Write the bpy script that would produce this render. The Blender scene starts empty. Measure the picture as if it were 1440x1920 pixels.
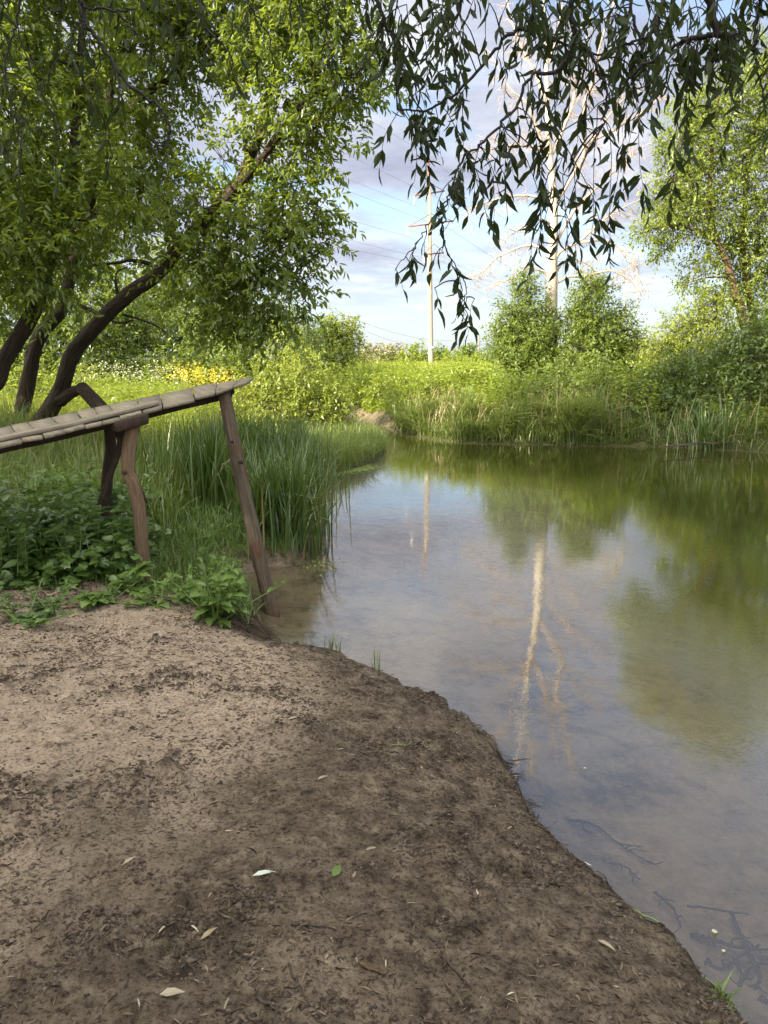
import bpy, math, random
import numpy as np
from mathutils import Vector
PI = math.pi
rng = np.random.default_rng(7)
random.seed(7)
sc = bpy.context.scene
COL = sc.collection

# ------------------------------------------------------------------ camera geometry
F = 1442.0
PITCH = math.radians(11.2)
CAMH = 1.9
CP, SP = math.cos(PITCH), math.sin(PITCH)
def ray(px, py):
    u = (px-720)/F; v = (960-py)/F
    return np.array([u, CP+v*SP, -SP+v*CP])
def at(px, py, Y):
    d = ray(px, py); return np.array([0, 0, CAMH]) + d*(Y/d[1])
def onz(px, py, z=0.0):
    d = ray(px, py); return np.array([0, 0, CAMH]) + d*((z-CAMH)/d[2])

# ------------------------------------------------------------------ noise
_perm = np.random.default_rng(3).permutation(512)
_perm = np.concatenate([_perm, _perm])
_grad = np.random.default_rng(4).uniform(0, 2*PI, 1024)
def perlin(x, y):
    xi = np.floor(x).astype(int); yi = np.floor(y).astype(int)
    xf = x-xi; yf = y-yi
    u = xf*xf*xf*(xf*(xf*6-15)+10); v = yf*yf*yf*(yf*(yf*6-15)+10)
    def g(ix, iy, dx, dy):
        a = _grad[_perm[(_perm[ix & 511]+iy) & 511]]
        return np.cos(a)*dx+np.sin(a)*dy
    n00 = g(xi, yi, xf, yf); n10 = g(xi+1, yi, xf-1, yf)
    n01 = g(xi, yi+1, xf, yf-1); n11 = g(xi+1, yi+1, xf-1, yf-1)
    return (n00*(1-u)+n10*u)*(1-v)+(n01*(1-u)+n11*u)*v
def fbm(x, y, o=4):
    s = 0; a = 1
    for k in range(o):
        s = s+a*perlin(x*2**k+17*k, y*2**k+31*k); a *= .5
    return s
def sstep(a, b, x):
    t = np.clip((x-a)/(b-a), 0, 1); return t*t*(3-2*t)

# ------------------------------------------------------------------ shoreline and terrain
near_px = [(1365, 1905), (1300, 1835), (1230, 1772), (1165, 1712), (1100, 1655), (1048, 1612), (1012, 1562),
           (985, 1510), (955, 1445), (905, 1388), (850, 1348), (790, 1322), (720, 1288), (655, 1252), (600, 1242),
           (545, 1238), (508, 1226), (498, 1180), (484, 1140), (462, 1105), (448, 1078), (500, 1062), (560, 1060),
           (585, 1030), (597, 985), (592, 940), (585, 905), (615, 892), (665, 880), (702, 866), (726, 850), (722, 836),
           (700, 822), (672, 812), (640, 803), (600, 797)]
far_px = [(590, 776), (650, 781), (690, 793), (738, 803), (770, 815), (850, 829), (1000, 833), (1130, 836), (1250, 838),
          (1340, 843), (1440, 848), (1600, 858), (1800, 872)]
poly = [(2.2, -3.0), (1.55, .6), (1.25, 1.4)]
poly += [tuple(onz(*p)[:2]) for p in near_px]
poly += [(-9, 24.5), (-22, 28.0), (-40, 26), (-41, 29), (-22, 31.5), (-9, 28.0)]
poly += [tuple(onz(*p)[:2]) for p in far_px]
poly += [(26, 13), (40, 4), (44, -20), (10, -20)]
POLY = np.array(poly)
def sdist(x, y):
    """signed distance to the waterline: positive on land"""
    d = np.full(x.shape, 1e9); inside = np.zeros(x.shape, bool)
    n = len(POLY)
    for i in range(n):
        ax, ay = POLY[i]; bx, by = POLY[(i+1) % n]
        ex, ey = bx-ax, by-ay
        t = np.clip(((x-ax)*ex+(y-ay)*ey)/(ex*ex+ey*ey+1e-12), 0, 1)
        d = np.minimum(d, (x-ax-t*ex)**2+(y-ay-t*ey)**2)
        c = ((ay > y) != (by > y))
        with np.errstate(divide='ignore', invalid='ignore'):
            xi = (bx-ax)*(y-ay)/(by-ay+1e-15)+ax
        inside ^= c & (x < xi)
    d = np.sqrt(d)
    return np.where(inside, -d, d)
def isfar(x, y):
    # the bank across the river
    return sstep(-.8, .8, y-np.interp(x, [-40, -9, -3, -1.2, -.5, 0, .6, 2, 8, 30], [27.5, 26.2, 25.4, 24, 21.6, 19.6, 18, 16, 15.3, 9]))
def soilmask(x, y):
    """bare trampled soil on the near bank"""
    w = fbm(x*1.3, y*1.3, 3)*.28
    back = 5.35+.05*x
    back = np.where(x < -2.1, 4.95-(x+2.1)*.1, back)
    back = np.where(x > -1.25, 5.15-(x+1.25)*.8, back)
    m = sstep(.12, -.12, y-back+w)
    return m*(1-sstep(9, 11, np.abs(x)))
def terrain(x, y, micro=True):
    x = np.asarray(x, float); y = np.asarray(y, float)
    sd = sdist(x, y)
    dist = np.sqrt(x*x+y*y)
    jag = fbm(x*2.1, y*2.1, 3)*.10*sstep(30, 8, dist)*sstep(-1.0, 0, sd)
    jag = jag + fbm(x*7, y*7, 3)*.035*sstep(12, 5, dist)*sstep(-.6, 0, sd)
    sd = sd+jag*.7
    fb = isfar(x, y)
    lf = sstep(5, 11, y)*(1-fb)
    H = .40*(1-lf)+lf*(.22+.42*sstep(-2.4, -5.2, x))
    H = H+.25*sstep(-2, -7, x)*sstep(6, 11, y)*(1-fb)
    H = H*(1-fb)+fb*(.75+.45*sstep(4, 14, sd)+.2*np.clip(dist-40, 0, 100)/100)
    s = .55*(1-lf)*(1-fb)+1.0*lf+1.5*fb
    fb2 = fb*sstep(1.5, 4, x)
    d = np.maximum(sd, 0)
    step = .09*(1-fb)+.22*fb
    land = (H-step)*(1-np.exp(-d/s))+step*sstep(0, .09+.35*fb, d)
    land = land+fbm(x*.22+5, y*.22, 3)*.10*sstep(.5, 4, d)
    w = np.maximum(-sd, 0)
    w = w*(1+5*sstep(11, 15, y)); bed = -(.03+.42*(1-np.exp(-w/3.2))+.9*sstep(3, 9, w))
    z = np.where(sd > 0, land, bed*sstep(0, .25, w+.02))
    if micro:
        sm = soilmask(x, y)*sstep(12, 7, dist)
        a = sstep(0, .15, sd)
        r = 1-np.abs(fbm(x*4.3+3, y*6.1, 3))*1.6
        clod = np.maximum(fbm(x*13, y*15, 3)-.12, 0)
        patch = sstep(-.12, .38, fbm(x*1.5+8, y*1.9, 3))
        z = z+sm*a*(fbm(x*2.4, y*3.1, 3)*.030+(r-.5)*.012*patch+clod*(.008+.060*patch)+fbm(x*30, y*34, 3)*(.0045+.007*patch))
        z = z+np.where(sd < 0, fbm(x*1.8, y*1.8, 3)*.03*sstep(.1, .8, w), 0)
    return z
def gz(x, y): return terrain(x, y, False)

# ------------------------------------------------------------------ mesh builder
class MB:
    def __init__(s): s.V = []; s.F = []; s.R = []; s.T = []; s.M = []; s.n = 0
    def add(s, v, faces, rnd=0.5, tuv=None, mat=0):
        v = np.asarray(v, np.float32).reshape(-1, 3)
        s.V.append(v)
        if np.isscalar(rnd): rnd = np.full(len(v), rnd, np.float32)
        s.R.append(np.asarray(rnd, np.float32))
        s.T.append(np.asarray(tuv, np.float32) if tuv is not None else v)
        if not isinstance(faces, list): faces = [faces]
        for f in faces:
            f = np.asarray(f, np.int32)
            s.F.append(f+s.n); s.M.append(np.full(len(f), mat, np.int32))
        s.n += len(v)
    def build(s, name, mats, parent=None, smooth=False):
        me = bpy.data.meshes.new(name)
        V = np.concatenate(s.V); nf = sum(len(f) for f in s.F)
        tot = np.concatenate([np.full(len(f), f.shape[1], np.int32) for f in s.F])
        loops = np.concatenate([f.ravel() for f in s.F])
        me.vertices.add(len(V)); me.vertices.foreach_set('co', V.ravel())
        me.loops.add(len(loops)); me.loops.foreach_set('vertex_index', loops)
        me.polygons.add(nf)
        st = np.zeros(nf, np.int32); st[1:] = np.cumsum(tot)[:-1]
        me.polygons.foreach_set('loop_start', st)
        if not isinstance(mats, (list, tuple)): mats = [mats]
        for m in mats: me.materials.append(m)
        me.polygons.foreach_set('material_index', np.concatenate(s.M))
        if smooth: me.polygons.foreach_set('use_smooth', np.ones(nf, bool))
        a = me.attributes.new('rnd', 'FLOAT', 'POINT'); a.data.foreach_set('value', np.concatenate(s.R))
        a = me.attributes.new('tuv', 'FLOAT_VECTOR', 'POINT'); a.data.foreach_set('vector', np.concatenate(s.T).ravel())
        me.update(calc_edges=True)
        o = bpy.data.objects.new(name, me); COL.objects.link(o)
        if parent is not None: o.parent = parent
        return o
def tag(o, label=None, cat=None, group=None, kind=None):
    if label: o['label'] = label
    if cat: o['category'] = cat
    if group: o['group'] = group
    if kind: o['kind'] = kind
    return o
def thing(name, label, cat, group=None, loc=(0, 0, 0)):
    o = bpy.data.objects.new(name, None); COL.objects.link(o)
    o.empty_display_size = .2
    return tag(o, label, cat, group)

def unit(v):
    v = np.asarray(v, float); return v/(np.linalg.norm(v, axis=-1, keepdims=True)+1e-9)
def resample(P, n):
    """smooth Catmull-Rom resampling of a polyline"""
    P = np.asarray(P, float); m = len(P)
    if m == 2:
        t = np.linspace(0, 1, n)[:, None]; return P[0]*(1-t)+P[1]*t
    Q = np.vstack([2*P[0]-P[1], P, 2*P[-1]-P[-2]])
    out = []
    for t in np.linspace(0, m-1-1e-6, n):
        i = int(t); f = t-i
        p0, p1, p2, p3 = Q[i:i+4]
        out.append(.5*((2*p1)+(-p0+p2)*f+(2*p0-5*p1+4*p2-p3)*f*f+(-p0+3*p1-3*p2+p3)*f**3))
    return np.array(out)
def tube(mb, P, R, seg=8, rough=0.0, rnd=.5, mat=0, cap=True, v0=0.0):
    P = np.asarray(P, float); n = len(P)
    R = np.interp(np.linspace(0, 1, n), np.linspace(0, 1, len(R)), R) if not np.isscalar(R) else np.full(n, R)
    T = unit(np.gradient(P, axis=0))
    up = np.array([0, 0, 1.]) if abs(T[0][2]) < .9 else np.array([1., 0, 0])
    N = unit(np.cross(T[0], up)); A = []
    L = np.concatenate([[0], np.cumsum(np.linalg.norm(np.diff(P, axis=0), axis=1))])+v0
    ang = np.linspace(0, 2*PI, seg, endpoint=False)
    V = []; TU = []
    for i in range(n):
        N = unit(N-T[i]*np.dot(N, T[i])); B = np.cross(T[i], N)
        r = R[i]*np.ones(seg)
        if rough:
            r = r*(1+rough*perlin(np.cos(ang)*1.3+L[i]*3.1+P[0][0]*7, np.sin(ang)*1.3+L[i]*2.3+3.7)
                   + rough*.6*perlin(np.cos(ang)*3+L[i]*7, np.sin(ang)*3+L[i]*9.3))
        V.append(P[i]+np.outer(np.cos(ang)*r, N)+np.outer(np.sin(ang)*r, B))
        TU.append(np.stack([np.cos(ang)*R[i], np.sin(ang)*R[i], np.full(seg, L[i])], 1))
    V = np.concatenate(V); TU = np.concatenate(TU)
    idx = np.arange(n*seg).reshape(n, seg)
    a = idx[:-1]; b = np.roll(a, -1, 1); d = idx[1:]; c = np.roll(d, -1, 1)
    F = [np.stack([a, b, c, d], -1).reshape(-1, 4)]
    if cap:
        F.append(idx[0][::-1][None, :]); F.append(idx[-1][None, :])
    mb.add(V, F, rnd, TU, mat)

# leaf templates: (along, across, lift), tri/quad faces
LEAF4 = (np.array([(0, 0, 0), (.45, .5, .07), (1, 0, -.1), (.45, -.5, .07)]), [np.array([(0, 1, 2), (0, 2, 3)])])
LEAF6 = (np.array([(0, 0, 0), (.28, .42, .06), (.66, .34, .02), (1, 0, -.14), (.66, -.34, .02), (.28, -.42, .06)]),
         [np.array([(0, 1, 2, 3), (0, 3, 4, 5)])])
LANCE = (np.array([(0, 0, 0), (.12, .16, .02), (.30, .45, .05), (.58, .40, .03), (.82, .18, -.05), (1, 0, -.15),
                   (.82, -.18, -.05), (.58, -.40, .03), (.30, -.45, .05), (.12, -.16, .02), (.44, 0, .0)]),
         [np.array([(10, i, i+1) for i in range(9)]+[(10, 9, 0)])])
_t = [(0, 0), (-.02, .28), (.2, .52), (.33, .36), (.62, .50), (.66, .26), (1, 0)]
_pts = _t+[(a, -b) for a, b in _t[-2:0:-1]]
LOBED = (np.array([(a, b, .05*abs(b)*2-.12*a*a) for a, b in _pts]+[(.35, 0, 0)]),
         [np.array([(12, i, (i+1) % 12) for i in range(12)])])
_t = [(0, 0), (.1, .16), (.06, .40), (.35, .5), (.7, .36), (1, 0)]
_pts = _t+[(a, -b) for a, b in _t[-2:0:-1]]
OVAL = (np.array([(a, b, .16*abs(b)-.16*a*a) for a, b in _pts]+[(.4, 0, -.02)]),
        [np.array([(10, i, (i+1) % 10) for i in range(10)])])
_t = [(0, 0), (.1, .07), (.2, .26), (.26, .14), (.42, .42), (.48, .2), (.66, .46), (.76, .24), (.86, .2), (1, 0)]
_pts = _t+[(a, -b) for a, b in _t[-2:0:-1]]
TOOTH = (np.array([(a, b, .2*abs(b)+.30*a-.42*a*a) for a, b in _pts]),
         [np.array([(i, i+1, 17-i, 18-i) for i in range(1, 8)]), np.array([(0, 1, 17), (8, 9, 10)])])
def leaves(mb, P, D, N, L, W, tmpl=LEAF4, rnd=None, mat=0):
    n = len(P); tv, tf = tmpl; k = len(tv)
    D = unit(D); S = unit(np.cross(D, N)); N = np.cross(S, D)
    L = np.broadcast_to(L, (n,))[:, None, None]; W = np.broadcast_to(W, (n,))[:, None, None]
    V = P[:, None, :]+D[:, None, :]*tv[None, :, 0:1]*L+S[:, None, :]*tv[None, :, 1:2]*W+N[:, None, :]*tv[None, :, 2:3]*L
    off = (np.arange(n)*k)[:, None, None]
    F = [(f[None]+off).reshape(-1, f.shape[1]) for f in tf]
    if rnd is None: rnd = rng.random(n)
    tu = np.tile(np.concatenate([tv[:, :2], np.zeros((k, 1))], 1), (n, 1))
    mb.add(V.reshape(-1, 3), F, np.repeat(rnd, k), tu, mat)
def rdir(n):
    v = rng.normal(size=(n, 3)); return unit(v)
def blades(mb, P, L, W, bend=.5, lean=None, mat=0, rnd=None, rows=4):
    """grass or sedge blades: tapering strips that arch over"""
    n = len(P); a = rng.uniform(0, 2*PI, n)
    d = np.stack([np.cos(a), np.sin(a), np.zeros(n)], 1)
    if lean is not None: d = d+np.asarray(lean)
    b = bend*rng.uniform(.25, 1.6, n)
    s = np.stack([-d[:, 1], d[:, 0], np.zeros(n)], 1)+rng.normal(size=(n, 3))*.35; s = unit(s)
    L = np.broadcast_to(L, (n,)); W = np.broadcast_to(W, (n,))
    ts = np.linspace(0, 1, rows+1); V = []
    droop = rng.random(n) < .16
    for t in ts:
        up = t-.30*b*t*t-np.where(droop, .55*np.clip(t-.55, 0, 1)**1.3*1.6, 0)
        c = P+np.array([0, 0, 1.])*(L*up)[:, None]+d*(L*b*t*t*.75)[:, None]
        w = (W*.5*(1-t**1.8)*(.75+.5*t))[:, None]
        if t < 1: V += [c-s*w, c+s*w]
        else: V += [c]
    k = len(V); V = np.stack(V, 1)
    q = np.array([(2*i, 2*i+1, 2*i+3, 2*i+2) for i in range(rows-1)]); tr = np.array([(2*rows-2, 2*rows-1, 2*rows)])
    off = (np.arange(n)*k)[:, None, None]
    if rnd is None: rnd = rng.random(n)
    mb.add(V.reshape(-1, 3), [(q[None]+off).reshape(-1, 4), (tr[None]+off).reshape(-1, 3)], np.repeat(rnd, k), None, mat)
def herbs(mb, P, H, nodes=8, leafL=.08, wr=.45, tmpl=LEAF4, mat=0, stem=True, smat=1, rise=.25):
    """leafy upright stems"""
    n = len(P); H = np.broadcast_to(H, (n,))
    tilt = rng.normal(size=(n, 3))*.16; tilt[:, 2] = 1
    base = rng.random(n)
    for k in range(nodes):
        t = (k+1+rng.uniform(-.3, .3, n))/nodes
        c = P+tilt*(H*t)[:, None]
        a = rng.uniform(0, 2*PI, n)
        for q in range(2):
            ca = a+q*PI+rng.normal(size=n)*.3
            D = np.stack([np.cos(ca), np.sin(ca), rng.normal(size=n)*.3+rise-.5*(1-t)], 1)
            N = np.tile([0, 0, 1.], (n, 1))+rng.normal(size=(n, 3))*.35
            l = leafL*rng.uniform(.6, 1.25, n)*(1.15-.5*t)
            leaves(mb, c, D, N, l, l*wr*2*.5*1.6, tmpl, np.clip(base*.5+rng.random(n)*.5, 0, 1), mat)
    if stem:
        s = np.tile([1., 0, 0], (n, 1))*.004
        top = P+tilt*H[:, None]
        V = np.stack([P-s, P+s, top], 1).reshape(-1, 3)
        mb.add(V, np.arange(3*n).reshape(n, 3), .3, None, smat)

def crown(mb, blobs, density, leafL, wr=.42, shoot=(.25, .55), k=9, droop=.35, tmpl=LEAF4, mat=0, twigs=None, tmat=1, shell=.55):
    """fill ellipsoid clumps (centre, radii) with leafy shoots"""
    for c, r in blobs:
        c = np.asarray(c, float); r = np.asarray(r, float)*np.ones(3)
        n = max(6, int(density*(r[0]*r[1]+r[1]*r[2]+r[0]*r[2])/3*4))
        u = rdir(n); rad = rng.random(n)**shell
        lump = 1+.42*np.sin(u[:, 0]*5+c[0]*3)*np.sin(u[:, 1]*4+c[2]*5)*np.cos(u[:, 2]*4.5+c[1])
        S = c+u*r*(rad*lump)[:, None]
        d = unit(u*.75+rng.normal(size=(n, 3))*.55+np.array([0, 0, .1]))
        sl = rng.uniform(shoot[0], shoot[1], n); br = rng.random(n)
        if twigs is not None:
            w = d*sl[:, None]; sd = unit(np.cross(d, rng.normal(size=(n, 3))))*.004
            V = np.stack([S-sd-w*.5, S+sd-w*.5, S+w*.9], 1).reshape(-1, 3)
            mb.add(V, np.arange(3*n).reshape(n, 3), .5, None, tmat)
        for i in range(k):
            t = (i+rng.random(n))/k
            p = S+d*(sl*t)[:, None]; p[:, 2] -= droop*.5*sl*t*t
            side = unit(np.cross(d, rng.normal(size=(n, 3))))
            D = unit(side*.8+d*.5+np.array([0, 0, -droop])+rng.normal(size=(n, 3))*.25)
            N = unit(np.array([0, 0, 1.])+rng.normal(size=(n, 3))*.5)
            l = leafL*rng.uniform(.6, 1.3, n)
            leaves(mb, p, D, N, l, l*wr, tmpl, np.clip(br*.55+rng.random(n)*.45, 0, 1), mat)
def pxblob(px, py, Y, rpx, rd=None, sq=1.0):
    c = at(px, py, Y); s = Y/F
    return (c, (rpx*s, (rd if rd else rpx)*s, rpx*s*sq))

# ------------------------------------------------------------------ materials
def new_mat(name):
    m = bpy.data.materials.new(name); m.use_nodes = True
    nt = m.node_tree; nt.nodes.clear()
    out = nt.nodes.new('ShaderNodeOutputMaterial')
    return m, nt, out
def nd(nt, t, **kw):
    n = nt.nodes.new(t)
    for k, v in kw.items():
        if k.startswith('i_'):
            key = k[2:]; key = int(key) if key.isdigit() else key
            n.inputs[key].default_value = v
        else: setattr(n, k, v)
    return n
def ramp(nt, src, stops):
    r = nt.nodes.new('ShaderNodeValToRGB'); e = r.color_ramp.elements
    while len(e) < len(stops): e.new(.5)
    for i, (p, c) in enumerate(stops):
        e[i].position = p; e[i].color = (*c, 1) if len(c) == 3 else c
    nt.links.new(src, r.inputs[0]); return r
def noise(nt, vec, scale, detail=4, rough=.55):
    n = nt.nodes.new('ShaderNodeTexNoise'); n.inputs['Scale'].default_value = scale
    n.inputs['Detail'].default_value = detail; n.inputs['Roughness'].default_value = rough
    if vec is not None: nt.links.new(vec, n.inputs['Vector'])
    return n
def mixc(nt, fac, a, b, mode='MIX'):
    m = nt.nodes.new('ShaderNodeMix'); m.data_type = 'RGBA'; m.blend_type = mode
    for s, v in ((m.inputs[0], fac), (m.inputs[6], a), (m.inputs[7], b)):
        if hasattr(v, 'is_output'): nt.links.new(v, s)
        else: s.default_value = v if not isinstance(v, tuple) or len(v) == 4 else (*v, 1)
    return m.outputs[2]
def leaf_mat(name, dark, light, trans, tf=.42, gloss=.06, grough=.42):
    m, nt, out = new_mat(name)
    at_ = nd(nt, 'ShaderNodeAttribute', attribute_name='rnd')
    geo = nd(nt, 'ShaderNodeNewGeometry')
    big = noise(nt, geo.outputs['Position'], 1.1, 2)
    add = nd(nt, 'ShaderNodeMath', operation='MULTIPLY_ADD'); nt.links.new(big.outputs['Fac'], add.inputs[0])
    add.inputs[1].default_value = .7; nt.links.new(at_.outputs['Fac'], add.inputs[2])
    sub = nd(nt, 'ShaderNodeMath', operation='SUBTRACT', i_1=.35); nt.links.new(add.outputs[0], sub.inputs[0])
    c = ramp(nt, sub.outputs[0], [(.05, dark), (.95, light)])
    tr = mixc(nt, .75, c.outputs[0], trans)
    df = nd(nt, 'ShaderNodeBsdfDiffuse'); nt.links.new(c.outputs[0], df.inputs[0])
    tl = nd(nt, 'ShaderNodeBsdfTranslucent'); nt.links.new(tr, tl.inputs[0])
    mx = nd(nt, 'ShaderNodeMixShader', i_0=tf); nt.links.new(df.outputs[0], mx.inputs[1]); nt.links.new(tl.outputs[0], mx.inputs[2])
    gl = nd(nt, 'ShaderNodeBsdfAnisotropic'); gl.inputs['Roughness'].default_value = grough
    gl.inputs[0].default_value = (.8, .85, .8, 1)
    m2 = nd(nt, 'ShaderNodeMixShader', i_0=gloss); nt.links.new(mx.outputs[0], m2.inputs[1]); nt.links.new(gl.outputs[0], m2.inputs[2])
    nt.links.new(m2.outputs[0], out.inputs[0])
    return m
def wood_mat(name, c1, c2, c3, sc_=(30, 30, 3), bump=.6, rough=.85, dist=.02, patch=None):
    m, nt, out = new_mat(name)
    t = nd(nt, 'ShaderNodeAttribute', attribute_name='tuv')
    mp = nd(nt, 'ShaderNodeMapping'); mp.inputs['Scale'].default_value = sc_
    nt.links.new(t.outputs['Vector'], mp.inputs[0])
    n = noise(nt, mp.outputs[0], 1.0, 6, .65)
    n2 = noise(nt, t.outputs['Vector'], 5.0, 3)
    c = ramp(nt, n.outputs['Fac'], [(.30, c1), (.52, c2), (.72, c3)])
    col = mixc(nt, n2.outputs['Fac'], c.outputs[0], tuple(x*.62 for x in c2), 'MIX')
    rv = nd(nt, 'ShaderNodeAttribute', attribute_name='rnd'); rr_ = ramp(nt, rv.outputs['Fac'], [(0, (.68, .67, .66)), (.5, (1, 1, 1)), (1, (1.2, 1.18, 1.15))])
    col = mixc(nt, 1.0, col, rr_.outputs[0], 'MULTIPLY')
    if patch:
        n3 = noise(nt, t.outputs['Vector'], 7.0, 4)
        rp = ramp(nt, n3.outputs['Fac'], [(.52, (0, 0, 0)), (.6, (1, 1, 1))])
        col = mixc(nt, rp.outputs[0], col, patch)
    b = nd(nt, 'ShaderNodeBsdfPrincipled'); b.inputs['Roughness'].default_value = rough
    b.inputs['Specular IOR Level'].default_value = .25
    nt.links.new(col, b.inputs['Base Color'])
    bp = nd(nt, 'ShaderNodeBump', i_Strength=bump, i_Distance=dist); nt.links.new(n.outputs['Fac'], bp.inputs['Height'])
    nt.links.new(bp.outputs[0], b.inputs['Normal']); nt.links.new(b.outputs[0], out.inputs[0])
    return m
def plain_mat(name, col, rough=.7, var=.3, scale=6, metallic=0):
    m, nt, out = new_mat(name)
    geo = nd(nt, 'ShaderNodeNewGeometry')
    n = noise(nt, geo.outputs['Position'], scale, 4)
    c = ramp(nt, n.outputs['Fac'], [(.3, tuple(x*(1-var) for x in col)), (.7, tuple(min(1, x*(1+var)) for x in col))])
    b = nd(nt, 'ShaderNodeBsdfPrincipled'); b.inputs['Roughness'].default_value = rough; b.inputs['Metallic'].default_value = metallic
    nt.links.new(c.outputs[0], b.inputs['Base Color']); nt.links.new(b.outputs[0], out.inputs[0])
    return m
def rnd_mat(name, stops, rough=.8):
    m, nt, out = new_mat(name)
    t = nd(nt, 'ShaderNodeAttribute', attribute_name='rnd')
    c = ramp(nt, t.outputs['Fac'], stops)
    b = nd(nt, 'ShaderNodeBsdfPrincipled'); b.inputs['Roughness'].default_value = rough; b.inputs['Specular IOR Level'].default_value = .2
    nt.links.new(c.outputs[0], b.inputs['Base Color']); nt.links.new(b.outputs[0], out.inputs[0])
    return m

M = {}
M['maple'] = leaf_mat('maple_leaf', (.052, .092, .017), (.160, .220, .036), (.38, .47, .042), .50, .04)
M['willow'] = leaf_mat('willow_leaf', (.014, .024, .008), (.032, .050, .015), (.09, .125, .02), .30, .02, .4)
M['shrub'] = leaf_mat('shrub_leaf', (.085, .135, .024), (.170, .230, .038), (.34, .42, .045), .42, .04)
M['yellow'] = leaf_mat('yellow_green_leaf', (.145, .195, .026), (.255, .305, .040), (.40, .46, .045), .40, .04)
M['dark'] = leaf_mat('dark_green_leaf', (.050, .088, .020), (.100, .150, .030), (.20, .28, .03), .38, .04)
M['airy'] = leaf_mat('light_maple_leaf', (.11, .160, .024), (.215, .270, .040), (.38, .45, .045), .42, .04)
M['pale'] = leaf_mat('pale_willow_leaf', (.20, .20, .095), (.32, .30, .15), (.30, .30, .10), .3)
M['herb'] = leaf_mat('herb_leaf', (.135, .195, .022), (.245, .300, .034), (.40, .48, .040), .42, .04)
M['nettle'] = leaf_mat('bramble_leaf', (.045, .092, .022), (.120, .200, .042), (.20, .32, .035), .34, .06, .4)
M['fresh'] = leaf_mat('fresh_weed_leaf', (.085, .150, .030), (.150, .235, .048), (.24, .36, .04), .36, .05)
M['grass'] = leaf_mat('grass_blade', (.070, .118, .022), (.190, .255, .050), (.26, .34, .04), .38, .05)
M['meadow'] = leaf_mat('meadow_blade', (.16, .21, .025), (.31, .35, .050), (.42, .48, .045), .42, .03)
M['sedge'] = leaf_mat('sedge_blade', (.032, .064, .012), (.110, .168, .032), (.16, .27, .03), .33, .06, .35)
M['bankgrass'] = leaf_mat('bank_grass_blade', (.075, .115, .028), (.180, .230, .060), (.26, .33, .05), .36, .04)
M['straw'] = leaf_mat('dry_straw', (.20, .15, .08), (.36, .29, .16), (.3, .24, .12), .2)
M['yflower'] = leaf_mat('yellow_petal', (.42, .36, .02), (.58, .50, .04), (.7, .55, .02), .3)
M['wflower'] = leaf_mat('white_petal', (.40, .43, .28), (.56, .58, .44), (.6, .6, .4), .3)
M['duck'] = leaf_mat('duckweed', (.13, .19, .04), (.24, .29, .08), (.2, .3, .04), .15)
M['bark'] = wood_mat('bark', (.018, .013, .009), (.080, .058, .042), (.165, .125, .092), (30, 30, 4), 1.0, .9, .09)
M['redbark'] = wood_mat('reddish_bark', (.05, .03, .018), (.15, .095, .055), (.24, .165, .10), (26, 26, 6), .8, .9, .03)
M['twig'] = plain_mat('twig', (.045, .034, .025), .85, .3)
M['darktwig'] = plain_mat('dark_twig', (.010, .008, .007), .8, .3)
M['birch'] = wood_mat('white_bark', (.22, .17, .13), (.50, .45, .38), (.62, .58, .52), (9, 9, 3), .4, .8, .02)
M['birchtwig'] = plain_mat('bare_twig', (.36, .28, .22), .8, .25, 3)
M['deck'] = wood_mat('weathered_planks', (.095, .080, .058), (.255, .222, .168), (.37, .33, .26), (5, 42, 42), .6, .85, .006)
M['post'] = wood_mat('round_post_wood', (.022, .017, .012), (.135, .108, .076), (.26, .215, .16), (46, 46, 2.4), 1.0, .9, .045, patch=(.12, .068, .045))
M['leg'] = wood_mat('peeled_log', (.030, .018, .011), (.25, .170, .105), (.42, .31, .21), (60, 60, 2.4), 1.0, .9, .05)
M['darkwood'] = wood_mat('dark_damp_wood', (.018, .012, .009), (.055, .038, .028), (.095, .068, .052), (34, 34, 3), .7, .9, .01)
M['concrete'] = plain_mat('pole_concrete', (.34, .28, .205), .85, .12, 2)
M['rust'] = plain_mat('rusty_steel', (.24, .105, .065), .7, .25, 4)
M['glass'] = plain_mat('insulator_glass', (.62, .70, .66), .15, .1, 4)
M['wire'] = plain_mat('wire_metal', (.30, .30, .31), .5, .1, 1)
M['poled'] = plain_mat('old_pole_wood', (.20, .17, .14), .85, .2, 2)
M['litter'] = rnd_mat('litter', [(0, (.030, .022, .016)), (.45, (.085, .062, .044)), (.84, (.15, .115, .08)), (.985, (.28, .23, .165)), (1, (.50, .45, .36))])
M['crumb'] = rnd_mat('soil_crumb', [(0, (.035, .026, .020)), (.6, (.075, .058, .045)), (1, (.14, .11, .085))], .95)
M['deadleaf'] = leaf_mat('dead_leaf', (.20, .16, .10), (.34, .29, .20), (.2, .15, .08), .15)
M['paleleaf'] = leaf_mat('silver_leaf', (.40, .46, .38), (.52, .57, .48), (.3, .4, .25), .15)
M['stem'] = plain_mat('green_stem', (.12, .19, .05), .7, .2)

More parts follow.
